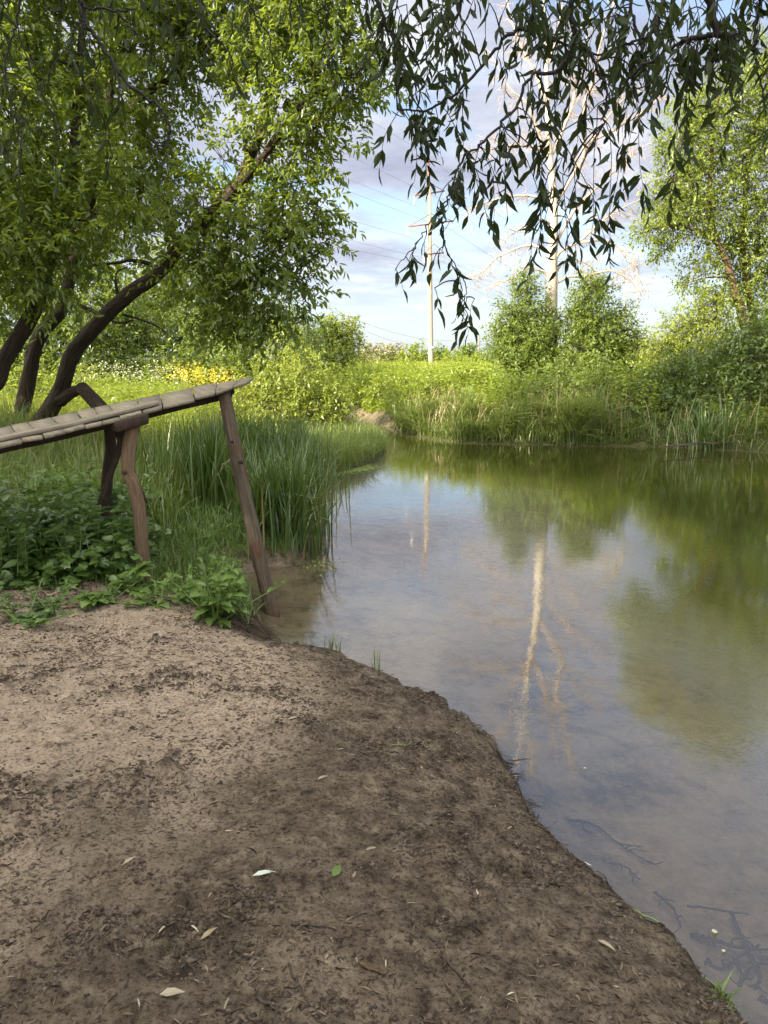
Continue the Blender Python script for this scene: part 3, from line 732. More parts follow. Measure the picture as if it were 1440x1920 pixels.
# ------------------------------------------------------------------ willow overhead
def willow():
    root = thing('willow_tree', 'old willow leaning over the bank with hanging leafy branches across the top', 'tree')
    tb = MB(); base = gb(-1.7, -2.6)
    tube(tb, resample([base, base+np.array([.3, .3, 1.6]), np.array([-.6, -1.2, 3.6]), np.array([.3, .2, 5.0]), np.array([1.0, 1.6, 6.2])], 26), (.34, .28, .24, .18, .10), 14, .18)
    tube(tb, resample([np.array([-.6, -1.2, 3.6]), np.array([.5, .4, 4.2]), np.array([1.3, 1.9, 4.2]), at(1325, -60, 2.9)], 16), (.13, .10, .06, .028), 10, .15)
    tube(tb, resample([np.array([-.9, -1.6, 3.0]), np.array([-1.2, .4, 4.0]), np.array([-1.3, 1.9, 4.2]), at(140, -80, 3.0)], 16), (.11, .08, .05, .02), 10, .15)
    tb.build('trunk', M['bark'], root, True)
    anchors = []
    bb = MB()
    def br(pts, D, r0, r1, n=3):
        nonlocal bb
        D1 = D if np.isscalar(D) else D[1]; D0 = D if np.isscalar(D) else D[0]
        P = resample(pl(pts, D0, D1), 6*len(pts)); P = P+rng.normal(size=P.shape)*.004
        tube(bb, P, (r0, r1), 7, .15)
        anchors.append(P)
    R = [([(1310, -70), (1335, 5), (1344, 62), (1392, 68)], 2.7, .015, .009),
         ([(1344, 64), (1305, 72), (1268, 84), (1210, 122), (1172, 152)], (2.7, 2.9), .010, .004),
         ([(1060, -80), (1072, 0), (1082, 68), (1110, 110), (1136, 168), (1134, 228)], 2.8, .009, .003),
         ([(1081, 72), (1046, 135), (996, 141), (962, 208), (912, 260), (866, 300), (853, 330)], (2.8, 2.7), .007, .003),
         ([(990, -80), (997, 40), (960, 62), (911, 116), (860, 170), (797, 205), (748, 203)], 2.9, .008, .003),
         ([(680, -60), (722, 42), (752, 98), (786, 160)], 3.0, .008, .003),
         ([(997, 40), (1040, 75), (1100, 95), (1160, 110)], 2.95, .006, .003),
         ([(853, 330), (840, 372), (830, 418), (836, 466), (858, 520), (866, 570)], 2.7, .0032, .0014),
         ([(840, 372), (800, 430), (770, 470), (742, 505)], 2.7, .0026, .0012),
         ([(836, 466), (872, 530), (874, 558), (868, 600)], 2.72, .002, .0012),
         ([(853, 330), (868, 360), (858, 400), (822, 440)], 2.65, .002, .001),
         ([(1280, -70), (1240, 10), (1226, 60), (1170, 84)], 3.1, .010, .004),
         ([(1440, -40), (1418, 40), (1420, 120), (1436, 200)], 3.0, .008, .003),
         ([(1180, -60), (1186, 30), (1210, 122)], 3.1, .008, .004),
         ([(880, -60), (860, 20), (820, 80), (780, 120)], 3.2, .008, .003)]
    for a in R: br(*a)
    bbR = bb; bb = MB()
    Lf = [([(120, -70), (150, 0), (158, 40), (182, 70), (212, 118), (242, 160), (290, 192), (306, 210), (318, 242), (310, 268), (290, 282)], 3.0, .010, .003),
          ([(152, 5), (170, 16), (215, 18), (250, 18)], 3.0, .005, .003),
          ([(215, 18), (245, 50), (270, 90), (287, 112)], 3.0, .004, .002),
          ([(150, 0), (153, 40), (152, 72)], 2.95, .004, .002),
          ([(157, 40), (172, 92), (178, 132), (155, 160)], 3.0, .003, .0015),
          ([(130, -40), (110, 30), (106, 70)], 3.0, .003, .0015),
          ([(335, -60), (350, 0), (395, 60), (428, 100), (432, 160)], 3.1, .005, .002),
          ([(300, -60), (320, 30), (330, 90)], 3.1, .004, .002),
          ([(40, -60), (30, 40), (10, 120), (20, 220)], 3.0, .006, .002),
          ([(540, -60), (548, 30), (530, 110)], 3.2, .005, .002),
          ([(690, -60), (716, 45), (690, 110), (655, 150)], 3.2, .005, .002),
          ([(430, -60), (470, 10), (500, 60), (515, 130)], 3.2, .005, .002),
          ([(31, 40), (60, 140), (90, 200), (110, 260), (100, 320)], 3.0, .003, .0012),
          ([(-20, -60), (-20, 40), (10, 150), (40, 260), (30, 330)], 3.0, .004, .0015),
          ([(600, -50), (612, 40), (604, 100)], 3.2, .004, .002)]
    nR = len(anchors)
    br([(-80, -85), (140, -78), (335, -76), (540, -74), (740, -78)], 3.08, .014, .008)
    for pts, D_, r0, r1 in Lf:
        if pts[0][1] < -20: pts = [(pts[0][0], -77)]+pts; D_ = (3.08, D_)
        br(pts, D_, r0, r1)
    bbL = bb; bb = bbR
    lb = MB()
    def hang(p, length, dens=1.0, size=1.0):
        nonlocal bb
        """a shoot hanging under its own weight with alternate narrow leaves"""
        AA = np.concatenate(anchors[:nR] if bb is bbR else anchors[nR:]); near = AA[np.argmin(((AA-p)**2).sum(1))]; gap_ = np.linalg.norm(near-p)
        if gap_ > .004: tube(bb, resample([near, (near+p)/2+np.array([0, 0, .12*gap_]), p], 6), (.0026, .0017), 4, 0, cap=False)
        n = 7; d = unit(np.array([rng.normal()*.7, rng.normal()*.5, -.5])); P = [p]
        for i in range(n-1):
            d = unit(d+np.array([rng.normal()*.12, rng.normal()*.12, -.38])); P.append(P[-1]+d*length/(n-1))
        P = np.array(P); tube(bb, P, (.0017, .0008), 4, 0, cap=False)
        m = max(3, int(length/.0225*dens)); t = np.sort(rng.uniform(.1, 1, m)); t[-1] = 1
        Q = np.stack([np.interp(t, np.linspace(0, 1, n), P[:, k]) for k in range(3)], 1)
        az = rng.uniform(0, 2*PI, m)
        D = np.stack([np.cos(az)*.55, np.sin(az)*.55, np.full(m, -.80)+rng.normal(size=m)*.42], 1)
        N = rdir(m); L = size*rng.uniform(.038, .082, m)
        leaves(lb, Q, D, N, L, L*rng.uniform(.24, .34, m), LANCE, rng.random(m))
    # dense curtain on the right, thinner and shorter on the left
    for i, P in enumerate(anchors[:nR]):
        Ln = np.linalg.norm(np.diff(P, axis=0), axis=1).sum()
        thin = i in (7, 8, 9, 10)
        for q in range(int(Ln*(9 if thin else 26))):
            p = P[rng.integers(int(len(P)*.05), len(P))]
            hang(p, rng.uniform(.06, .12) if thin else rng.uniform(.06, .16)+.20*rng.random()**3, .55 if thin else .95)
    for q in range(85):      # more shoots from twigs above the frame
        p = at(rng.uniform(700, 1460), rng.uniform(-120, 60), rng.uniform(2.5, 3.6)); hang(p, rng.uniform(.12, .40), .9)
    for (px, py, D, l) in [(1040, 200, 2.8, .55), (1048, 250, 2.8, .50), (1030, 320, 2.75, .36), (1055, 330, 2.8, .33), (1000, 230, 2.8, .40), (950, 250, 2.8, .36), (1136, 228, 2.8, .42), (1120, 200, 2.8, .44),
                           (1180, 160, 2.9, .50), (1190, 200, 2.9, .45), (1160, 170, 2.9, .5), (1075, 300, 2.8, .3), (1310, 90, 2.8, .55), (1318, 160, 2.8, .42), (1270, 90, 2.8, .5), (1240, 110, 2.8, .42),
                           (900, 265, 2.75, .3), (980, 200, 2.8, .45), (1430, 100, 3, .4), (1400, 70, 2.7, .3), (875, 290, 2.7, .22), (760, 205, 2.9, .28), (750, 203, 2.9, .2), (790, 205, 2.9, .25), (820, 190, 2.9, .3), (1045, 380, 2.8, .22), (1060, 400, 2.8, .2)]:
        hang(at(px, py, D), l, .85)
    for (px, py) in [(865, 590), (866, 575), (872, 560), (890, 560), (742, 505), (760, 480), (775, 470), (800, 440), (868, 600), (836, 470), (815, 540)]:
        hang(at(px, py, 2.7), .07, .8)
    bb = bbL
    for P in anchors[nR:]:
        Ln = np.linalg.norm(np.diff(P, axis=0), axis=1).sum()
        for q in range(int(Ln*6)):
            p = P[rng.integers(int(len(P)*.1), len(P))]; hang(p, rng.uniform(.06, .22), .75, .95)
    for q in range(26):
        p = at(rng.uniform(-40, 700), rng.uniform(-140, 10)-60*0, rng.uniform(2.9, 3.6)); hang(p, rng.uniform(.15, .42), .8, .95)
    for q in range(8):
        p = at(rng.uniform(-40, 260), rng.uniform(60, 220), rng.uniform(2.9, 3.4)); hang(p, rng.uniform(.12, .28), .8, .95)
    bbR.build('branch', M['darktwig'], root, True); bbL.build('branch', M['darktwig'], root, True)
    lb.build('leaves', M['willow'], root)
    # the rest of the crown, above and behind the viewer
    cb = MB(); bl = []
    for i in range(9):
        a = i*2.4; bl.append((np.array([-1.2+2.6*math.cos(a)*((i % 5+1)/5), -.6+2.6*math.sin(a)*((i % 4+1)/4), 5.3+(i % 4)*.75]), (1.3, 1.2, .7)))
    crown(cb, bl, 11, .12, .24, (.3, .7), 8, .8, LEAF4, 0, True, 1)
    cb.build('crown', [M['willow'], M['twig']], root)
willow()

# ------------------------------------------------------------------ dead white birch
def birch():
    root = thing('dead_tree', 'tall bare white-trunked dead tree between two green shrubs across the river', 'tree')
    D = 24.0
    tb = MB(); base = at(1026, 720, D)
    trunk = resample(np.vstack([base, pl([(1030, 690), (1033, 600), (1035, 500), (1038, 380), (1029, 270), (1026, 160), (1022, 60), (1016, -60), (1014, -150)], D)]), 50)
    tube(tb, trunk, (.23, .22, .20, .17, .12, .085, .06, .04, .022, .010), 12, .08)
    tb.build('trunk', M['birch'], root, True)
    L = [[(1031, 527), (1018, 512), (995, 506), (973, 513), (951, 527), (910, 547)],
         [(1029, 472), (1007, 460), (982, 460), (960, 469), (932, 483), (907, 508), (876, 519)],
         [(1043, 531), (1062, 519), (1090, 516), (1118, 513), (1140, 509), (1162, 515), (1184, 530), (1196, 547), (1220, 549)],
         [(1040, 516), (1057, 491), (1079, 484), (1104, 494), (1118, 510)],
         [(1040, 490), (1055, 470), (1082, 455), (1107, 435), (1130, 415), (1160, 395), (1205, 372)],
         [(1038, 470), (1050, 445), (1084, 390), (1118, 355), (1171, 305), (1198, 284)],
         [(1038, 390), (1071, 337), (1092, 297), (1124, 245), (1161, 197), (1198, 165)],
         [(1031, 300), (1013, 266), (987, 195), (958, 171), (920, 100)],
         [(1033, 290), (1055, 239), (1071, 192), (1079, 147), (1097, 86), (1110, 0)],
         [(1080, 325), (1095, 284), (1095, 192), (1111, 152), (1121, 86), (1150, 0)],
         [(1034, 385), (1018, 371), (979, 366), (926, 374), (886, 390), (860, 403)],
         [(1029, 285), (985, 275), (939, 279), (865, 292)],
         [(1028, 200), (1000, 130), (970, 60), (950, -20)], [(1025, 130), (1045, 60), (1060, -20)],
         [(1110, 265), (1160, 240), (1200, 215), (1240, 180)], [(1082, 455), (1130, 452), (1165, 470), (1190, 500), (1205, 540)],
         [(1036, 420), (1005, 410), (975, 425), (950, 445)]]
    bb = MB()
    def twig(p, d, l, r, lev):
        n = 5; P = [p]
        for i in range(n-1):
            d = unit(d+rng.normal(size=3)*.22+np.array([0, 0, -.06])); P.append(P[-1]+d*l/(n-1))
        P = np.array(P); tube(bb, P, (r, r*.45), 4, 0, cap=False)
        if lev:
            for q in range(rng.integers(2, 5)):
                j = rng.integers(1, n); dd = unit(d+rng.normal(size=3)*.7); twig(P[j], dd, l*rng.uniform(.4, .7), r*.6, lev-1)
    for pts in L:
        dy = rng.uniform(-1.4, 1.4)
        P = resample(pl(pts, D, D+dy), 6*len(pts)); P = P+np.cumsum(rng.normal(size=P.shape)*.006, 0)
        Ln = np.linalg.norm(np.diff(P, axis=0), axis=1).sum(); r0 = .018+.009*Ln
        tube(bb, P, (r0, r0*.65, r0*.22), 7, .12)
        for q in range(int(6+Ln*7)):
            j = rng.integers(int(len(P)*.25), len(P)-1); t = j/len(P)
            d = unit(unit(P[j+1]-P[j])*.7+rng.normal(size=3)*.75)
            twig(P[j], d, rng.uniform(.3, .9)*(1.1-.5*t), .009, 2)
    bb.build('branch', M['birchtwig'], root, True)
    ib = MB()
    crown(ib, [pxblob(1036, 655, D-.1, 16), pxblob(1034, 625, D-.1, 16), pxblob(1040, 600, D-.1, 13), pxblob(1036, 690, D-.15, 20)], 130, .075, .7, (.1, .2), 8, .3)
    ib.build('ivy', M['dark'], root)
birch()

# ------------------------------------------------------------------ right bank trees and shrubs
def shrub(label, blobs, leaf='shrub', density=70, leafL=.10, name='shrub', cat='shrub', stems=3, group=None, **kw):
    c = np.mean([b[0] for b in blobs], 0); base = gb(c[0], c[1]); lm = []
    top = max(b[0][2] for b in blobs)
    if base[2] > top-.3: base[2] = top-.6
    for i in range(stems):
        o = rng.normal(size=3)*.15; o[2] = 0
        b = blobs[rng.integers(len(blobs))][0]
        lm.append(([base+o, (base+b)/2+o*1.5, b], (.035, .02, .008)))
    return tree(name, label, cat, lm, blobs, M[leaf], M['twig'], density, leafL, group, seg=6, **kw)
D = 23.5
shrub('tall feathery green shrub left of the white dead trunk', [pxblob(985, 545, D, 20, sq=1.7), pxblob(962, 600, D, 28, sq=1.3), pxblob(1005, 600, D, 26, sq=1.4), pxblob(985, 650, D-.2, 46), pxblob(945, 640, D, 26), pxblob(1015, 670, D-.3, 30), pxblob(975, 690, D-.5, 45)], density=240, leafL=.10, droop=.15)
shrub('feathery green shrub right of the white dead trunk, with two pointed tops', [pxblob(1105, 560, D, 30, sq=1.4), pxblob(1085, 610, D, 36), pxblob(1120, 640, D-.2, 44), pxblob(1160, 605, D+.2, 24, sq=1.5), pxblob(1180, 650, D+.2, 26), pxblob(1090, 680, D-.5, 44), pxblob(1160, 690, D-.4, 40), pxblob(1130, 540, D, 14)], density=240, leafL=.10, droop=.15)
shrub('small grey-green bush at the left foot of the tall feathery shrub', [pxblob(922, 648, D+2, 14), pxblob(935, 660, D+1.5, 18)], 'dark', 80, .08, stems=2)
Dr = 21.5
rb = gb(at(1405, 700, Dr)[0], Dr)
tree('riverside_maple', 'tall light green tree at the right edge with slim reddish trunk', 'tree',
     [(np.vstack([rb, pl([(1402, 645), (1390, 585), (1376, 540), (1360, 485), (1340, 440), (1330, 380), (1335, 280), (1345, 180)], Dr)]), (.13, .12, .115, .10, .09, .08, .06, .05, .03)),
      (pl([(1420, 690), (1412, 600), (1400, 530), (1392, 450), (1400, 330), (1420, 220)], Dr+.5), (.11, .10, .09, .07, .05, .03)),
      (pl([(1345, 450), (1300, 430), (1250, 425), (1205, 432)], Dr, Dr-.5), (.05, .035, .025, .012)),
      (pl([(1370, 520), (1330, 520), (1290, 530)], Dr, Dr-.3), (.03, .02, .01)),
      (pl([(1400, 500), (1460, 420), (1500, 360)], Dr+.5), (.06, .04, .02))],
     [pxblob(1212, 435, Dr-.5, 26), pxblob(1252, 415, Dr-.3, 36), pxblob(1240, 470, Dr-.3, 22), pxblob(1290, 400, Dr-.2, 44), pxblob(1260, 340, Dr, 40), pxblob(1235, 375, Dr, 24), pxblob(1310, 330, Dr, 52), pxblob(1270, 270, Dr, 40),
      pxblob(1330, 250, Dr, 50), pxblob(1300, 200, Dr+.2, 38), pxblob(1370, 180, Dr, 46), pxblob(1345, 400, Dr, 48), pxblob(1390, 320, Dr+.3, 60), pxblob(1420, 420, Dr+.4, 56), pxblob(1380, 470, Dr+.5, 42), pxblob(1430, 520, Dr+.4, 50),
      pxblob(1430, 250, Dr+.4, 56), pxblob(1300, 520, Dr-.3, 20), pxblob(1285, 535, Dr-.4, 16), pxblob(1320, 480, Dr-.2, 28), pxblob(1500, 350, Dr+.4, 80), pxblob(1500, 480, Dr, 70), pxblob(1440, 130, Dr+.3, 60), pxblob(1350, 560, Dr-.4, 30), pxblob(1440, 600, Dr+.6, 46), pxblob(1500, 200, Dr, 80), pxblob(1380, 540, Dr+.8, 30)],
     M['airy'], M['redbark'], 105, .105, droop=.25)
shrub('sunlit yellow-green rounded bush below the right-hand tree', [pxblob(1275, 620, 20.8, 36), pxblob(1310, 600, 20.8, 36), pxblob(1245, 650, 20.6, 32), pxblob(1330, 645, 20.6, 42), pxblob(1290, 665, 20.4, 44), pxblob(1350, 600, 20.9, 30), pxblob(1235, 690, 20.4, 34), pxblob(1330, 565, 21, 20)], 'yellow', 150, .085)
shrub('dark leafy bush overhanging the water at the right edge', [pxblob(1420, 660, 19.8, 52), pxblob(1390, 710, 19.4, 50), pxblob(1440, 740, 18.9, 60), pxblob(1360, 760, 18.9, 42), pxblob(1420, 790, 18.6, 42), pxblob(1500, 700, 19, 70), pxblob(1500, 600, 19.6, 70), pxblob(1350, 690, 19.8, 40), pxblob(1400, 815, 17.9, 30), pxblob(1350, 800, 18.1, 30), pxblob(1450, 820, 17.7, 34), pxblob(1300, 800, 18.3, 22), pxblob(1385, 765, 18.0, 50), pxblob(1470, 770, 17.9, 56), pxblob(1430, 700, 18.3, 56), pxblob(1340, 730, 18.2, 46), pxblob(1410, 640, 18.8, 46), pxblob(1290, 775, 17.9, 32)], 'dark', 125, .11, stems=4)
shrub('mid green bush on the bank under the yellow-green bush', [pxblob(1260, 720, 19.9, 46), pxblob(1310, 730, 19.6, 48), pxblob(1290, 770, 19.1, 40), pxblob(1215, 730, 20.2, 38), pxblob(1340, 780, 18.7, 36), pxblob(1230, 770, 18.9, 34), pxblob(1190, 755, 19.2, 28), pxblob(1260, 800, 18.4, 20)], 'shrub', 130, .10, stems=4)

shrub('low spreading leafy bush on the bank below the two feathery shrubs', [pxblob(1050, 735, 19.4, 36), pxblob(1100, 745, 19.1, 40), pxblob(1150, 735, 19.2, 40), pxblob(1010, 740, 19.8, 34), pxblob(1125, 705, 19.8, 36), pxblob(960, 735, 20.2, 34), pxblob(1060, 700, 20.2, 34), pxblob(1180, 770, 18.4, 34), pxblob(1090, 785, 18.3, 26), pxblob(1000, 770, 19, 28)], 'shrub', 130, .10, stems=3)
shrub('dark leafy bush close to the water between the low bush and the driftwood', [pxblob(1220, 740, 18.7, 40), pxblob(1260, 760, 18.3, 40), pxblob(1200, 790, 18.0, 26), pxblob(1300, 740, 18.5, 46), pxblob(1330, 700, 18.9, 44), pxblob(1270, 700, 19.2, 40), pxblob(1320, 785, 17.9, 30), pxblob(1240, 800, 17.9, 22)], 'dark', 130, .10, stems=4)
shrub('hop-covered leafy mound on the far bank left of the feathery shrub', [pxblob(800, 745, 22, 36), pxblob(850, 735, 22, 40), pxblob(900, 725, 22, 40), pxblob(760, 740, 23, 34), pxblob(720, 735, 25, 34), pxblob(680, 735, 27.6, 34), pxblob(930, 745, 21.4, 30), pxblob(870, 765, 21, 24)], 'herb', 120, .12, 'leafy_mound', 'shrub', stems=3)
# left middle distance
shrub('sunlit light green bush overhanging the stream mouth', [pxblob(575, 720, 19, 50), pxblob(620, 745, 18.8, 40), pxblob(540, 740, 18.5, 46), pxblob(590, 770, 18.3, 42), pxblob(530, 775, 17.8, 38), pxblob(615, 785, 18.2, 26), pxblob(500, 760, 18.3, 40), pxblob(560, 690, 19.6, 34), pxblob(480, 740, 18.6, 44), pxblob(640, 765, 18.6, 26), pxblob(550, 800, 17.4, 34), pxblob(500, 795, 17.2, 36), pxblob(600, 800, 17.6, 24), pxblob(450, 750, 19, 34)], 'yellow', 85, .10, stems=4)
shrub('tall young tree with sunlit left side beyond the bridge end', [pxblob(530, 640, 21, 30, sq=1.6), pxblob(515, 690, 20.8, 34), pxblob(545, 680, 21, 30), pxblob(525, 610, 21.2, 18), pxblob(560, 660, 21.4, 22)], 'yellow', 80, .11, 'young_tree', 'tree')
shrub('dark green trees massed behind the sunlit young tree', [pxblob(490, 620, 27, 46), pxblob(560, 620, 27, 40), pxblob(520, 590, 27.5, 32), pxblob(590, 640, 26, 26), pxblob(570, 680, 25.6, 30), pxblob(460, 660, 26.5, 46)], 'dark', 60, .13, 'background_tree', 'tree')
shrub('rounded yellow-lit tree on the left of the open sky', [pxblob(610, 640, 36, 34), pxblob(640, 625, 36, 30), pxblob(655, 650, 36, 26), pxblob(620, 610, 36, 22), pxblob(590, 660, 36, 30), pxblob(640, 675, 35, 30), pxblob(605, 685, 35, 28), pxblob(662, 620, 36.3, 12)], 'yellow', 60, .16, 'background_tree', 'tree')
shrub('shaded dense thicket seen under the long leaning trunk', [pxblob(270, 640, 26, 60), pxblob(340, 650, 26, 60), pxblob(400, 660, 25.5, 54), pxblob(310, 690, 25, 44), pxblob(220, 670, 26, 54), pxblob(380, 700, 24.6, 36), pxblob(440, 690, 25, 36), pxblob(260, 700, 24.6, 34), pxblob(300, 705, 23, 36), pxblob(360, 690, 23.4, 38), pxblob(420, 690, 23, 36), pxblob(200, 690, 23.4, 36), pxblob(450, 640, 24, 44), pxblob(150, 640, 24, 46), pxblob(95, 655, 24, 44), pxblob(40, 665, 23.5, 48), pxblob(205, 630, 24.5, 46), pxblob(120, 690, 23, 40), pxblob(0, 690, 23, 46), pxblob(240, 610, 26, 50), pxblob(370, 610, 26, 50)], 'shrub', 62, .13, 'thicket', 'shrub', stems=4)
shrub('sunlit yellow-green tree behind the thicket, seen through the left trees', [pxblob(300, 580, 31, 60), pxblob(360, 560, 31, 60), pxblob(420, 590, 31, 60), pxblob(250, 560, 31, 60), pxblob(330, 500, 31.5, 60), pxblob(420, 530, 31.5, 50), pxblob(210, 600, 31, 50)], 'herb', 55, .15, 'background_tree', 'tree')
shrub('large background tree at the far left behind the maple trunks', [pxblob(60, 560, 24, 80), pxblob(130, 620, 23, 60), pxblob(0, 640, 23, 80), pxblob(170, 560, 25, 70), pxblob(60, 470, 25, 90), pxblob(-80, 560, 23, 100), pxblob(170, 460, 26, 80), pxblob(0, 380, 26, 110), pxblob(130, 360, 27, 90)], 'shrub', 42, .16, 'background_tree', 'tree')
shrub('low leafy bush behind the bases of the maple trunks', [pxblob(20, 720, 15, 46), pxblob(80, 710, 15.5, 36), pxblob(-40, 730, 14.5, 50), pxblob(160, 715, 16.5, 30), pxblob(110, 740, 15, 30)], 'herb', 85, .09)

# far tree line
def far_tree(px, py, Y, rpx, leaf, label):
    bl = [pxblob(px, py, Y, rpx)]
    for i in range(5):
        a = rng.uniform(0, 2*PI); bl.append(pxblob(px+math.cos(a)*rpx*.8, py+rpx*.35+abs(math.sin(a))*rpx*.5*(-1 if i % 2 else 1), Y+rng.uniform(-2, 2), rpx*rng.uniform(.5, .75)))
    shrub(label, bl, leaf, 10, .42, 'distant_tree', 'tree', stems=2, group='trees along the horizon', shoot=(.5, 1.2))
far_tree(700, 668, 90, 22, 'pale', 'pale silvery willow on the horizon, leftmost beside the yellow-lit tree')
far_tree(738, 668, 92, 20, 'pale', 'pale silvery willow on the horizon, second from the left')
far_tree(682, 672, 84, 16, 'pale', 'small pale bush on the horizon touching the yellow-lit tree')
far_tree(780, 666, 100, 18, 'herb', 'round green tree on the horizon just left of the tall pole')
far_tree(822, 670, 100, 18, 'shrub', 'green tree on the horizon just right of the tall pole')
far_tree(875, 662, 105, 17, 'shrub', 'round dark green tree on the horizon midway between pole and shrubs')
far_tree(848, 674, 95, 15, 'herb', 'low light green bush on the horizon between pole and round tree')
far_tree(905, 676, 90, 14, 'herb', 'low bush on the horizon beside the short distant pole')
far_tree(760, 680, 80, 15, 'yellow', 'small yellow-green bush in front of the pale willows')
far_tree(1215, 660, 75, 26, 'pale', 'pale tree seen in the gap left of the yellow-green bush')
far_tree(1180, 672, 90, 24, 'herb', 'light green tree far behind the pointed shrub')
far_tree(960, 676, 95, 24, 'herb', 'light green tree far behind the feathery shrub')
far_tree(1050, 680, 95, 24, 'shrub', 'green tree far behind the white dead trunk')

# ------------------------------------------------------------------ power line
def pole():
    root = thing('power_pole', 'tall concrete power pole with rusty crossarms beyond the far bank', 'power pole')
    Y = 85; mb = MB()
    tube(mb, [at(809, 697, Y), at(808, 683, Y), at(806, 500, Y), at(804.5, 350, Y)], (.29, .285, .24, .19), 14)
    post = mb.build('post', M['concrete'], root, True)
    mb = MB(); tube(mb, [at(804.5, 352, Y), at(804, 330, Y), at(803, 290, Y)], (.15, .13, .10), 8); mb.build('mast_top', M['rust'], root, True)
    mb = MB(); tube(mb, [at(808, 655, Y), at(808, 650, Y)], (.305, .305), 14); mb.build('collar', M['glass'], root, True)
    ends = [at(803, 291, Y)]
    for (x0, y0, x1, y1, dy) in [(777, 367, 833, 358, 1.2), (765, 425, 849, 414, 1.8), (795, 477, 832, 474, 1.0)]:
        a = at(x0, y0, Y-dy); b = at(x1, y1, Y+dy)
        mb = MB(); tube(mb, [a, b], .085, 6)
        m = (a+b)/2
        tube(mb, [a, m+np.array([0, 0, 1.0])], .035, 5); tube(mb, [b, m+np.array([0, 0, 1.0])], .035, 5)
        arm = mb.build('crossarm', M['rust'], root)
        for e in (a, b):
            ib = MB(); P = []; R = []
            for i in range(15): P.append(e+np.array([0, 0, -.1-.055*i])); R.append(.11 if i % 2 else .045)
            tube(ib, P, R, 8); ib.build('insulator', M['glass'], arm)
            ends.append(e+np.array([0, 0, -.95]))
    return ends
ends = pole()
def wire(a, b, sag, label, r=.011):
    t = np.linspace(0, 1, 40)[:, None]; P = a*(1-t)+b*t; P[:, 2] -= (4*sag*t*(1-t))[:, 0]
    mb = MB(); tube(mb, P, r, 5); tag(mb.build('power_line', M['wire']), label, 'wire', 'wires of the power line')
dirn = np.array([-60., -150., 0])
nm = ['topmost', 'upper left', 'upper right', 'widest left', 'widest right', 'lowest left', 'lowest right']
P2 = at(1172, 600, 170)
for i, e in enumerate(ends):
    wire(e, e+dirn+np.array([0, 0, .5]), 2.2, 'thin wire from the %s arm end of the tall pole up over the trees' % nm[i] if i else 'thin wire from the very top of the tall pole up over the trees')
    q = P2+(e-ends[0])*.75+np.array([0, 0, 6.3]); q[2] = P2[2]+6.0+(e[2]-ends[0][2])*.8
    wire(e, q, 2.0, 'thin wire from the %s arm end of the tall pole away to the right' % nm[i] if i else 'thin wire from the very top of the tall pole away to the right')
def small_pole(px, y0, y1, Y, label, arm=1.6):
    root = thing('small_pole', label, 'pole')
    mb = MB(); tube(mb, [at(px, y0, Y), at(px, y1, Y)], (.14, .11), 7); mb.build('post', M['poled'], root, True)
    mb = MB(); c = at(px, y1+4, Y); tube(mb, [c+np.array([-.2, 0, 0]), c+np.array([arm, .2, .05])], .06, 5); mb.build('crossarm', M['poled'], root)
    return at(px, y1+3, Y)
s1 = small_pole(653, 690, 590, 110, 'thin distant pole rising out of the yellow-lit tree')
s2 = small_pole(898, 690, 631, 150, 'short distant pole standing left of the feathery shrub')
small_pole(1171, 660, 545, 170, 'thin distant pole rising behind the pointed right shrub', 2.6)
wire(s1, s2, 1.6, 'faint sagging wire between the two short distant poles, upper', .02)
wire(s1-np.array([0, 0, .9]), s2-np.array([0, 0, .7]), 2.2, 'faint sagging wire between the two short distant poles, lower', .02)

# ------------------------------------------------------------------ ground cover (uncountable)
def stuff(mb, name, mats, label): return tag(mb.build(name, mats), label, kind='stuff')
# far bank: sunlit herbs, grass fringe and field
mb = MB()
P = scatter(20000, -7, 16, 15, 36, lambda x, y, s: (isfar(x, y) > .6) & (s > np.where(x < 1, .28, .6)) & (s < 9) & infov(x, y, .1))
P = P[(P[:, 0] < 3.2) | (rng.random(len(P)) < .35)]
hh = np.clip(.72+1.15*fbm(P[:, 0]*.8, P[:, 1]*.8, 3), .22, 1.35)
herbs(mb, P, hh*rng.uniform(.75, 1.15, len(P)), 9, .12, .5, LEAF4, 0, True, 1)
stuff(mb, 'bank_herbs', [M['herb'], M['stem']], 'dense bright green herbs covering the far bank')
mb = MB()
P = scatter(170000, -1, 16, 12, 24, lambda x, y, s: (isfar(x, y) > .5) & (s < 1.3+.5*np.sin(x*1.7)) & (x > .3) & infov(x, y, .1) & ((x < 5.6) | (rng.random(len(x)) < .30)))
hh = np.clip(.62+1.1*fbm(P[:, 0]*1.1, P[:, 1]*1.1, 3), .18, 1.05)*np.where(P[:, 0] > 5.2, .6, 1)
blades(mb, P, hh*rng.uniform(.6, 1.2, len(P)), .030, .95, lean=(0, -.45, 0))
q = P[rng.random(len(P)) < .06]
blades(mb, q, rng.uniform(.5, 1.2, len(q)), .018, .6, mat=1)
stuff(mb, 'bank_grass', [M['bankgrass'], M['straw']], 'drooping grass along the waterline of the far bank')
mb = MB()
P = scatter(26000, -30, 50, 30, 100, lambda x, y, s: (isfar(x, y) > .6) & (s > 3) & infov(x, y, .1))
blades(mb, P, rng.uniform(.4, .75, len(P)), .05, .5, rows=3)
stuff(mb, 'field_grass', M['meadow'], 'sunlit tall grass of the open field')
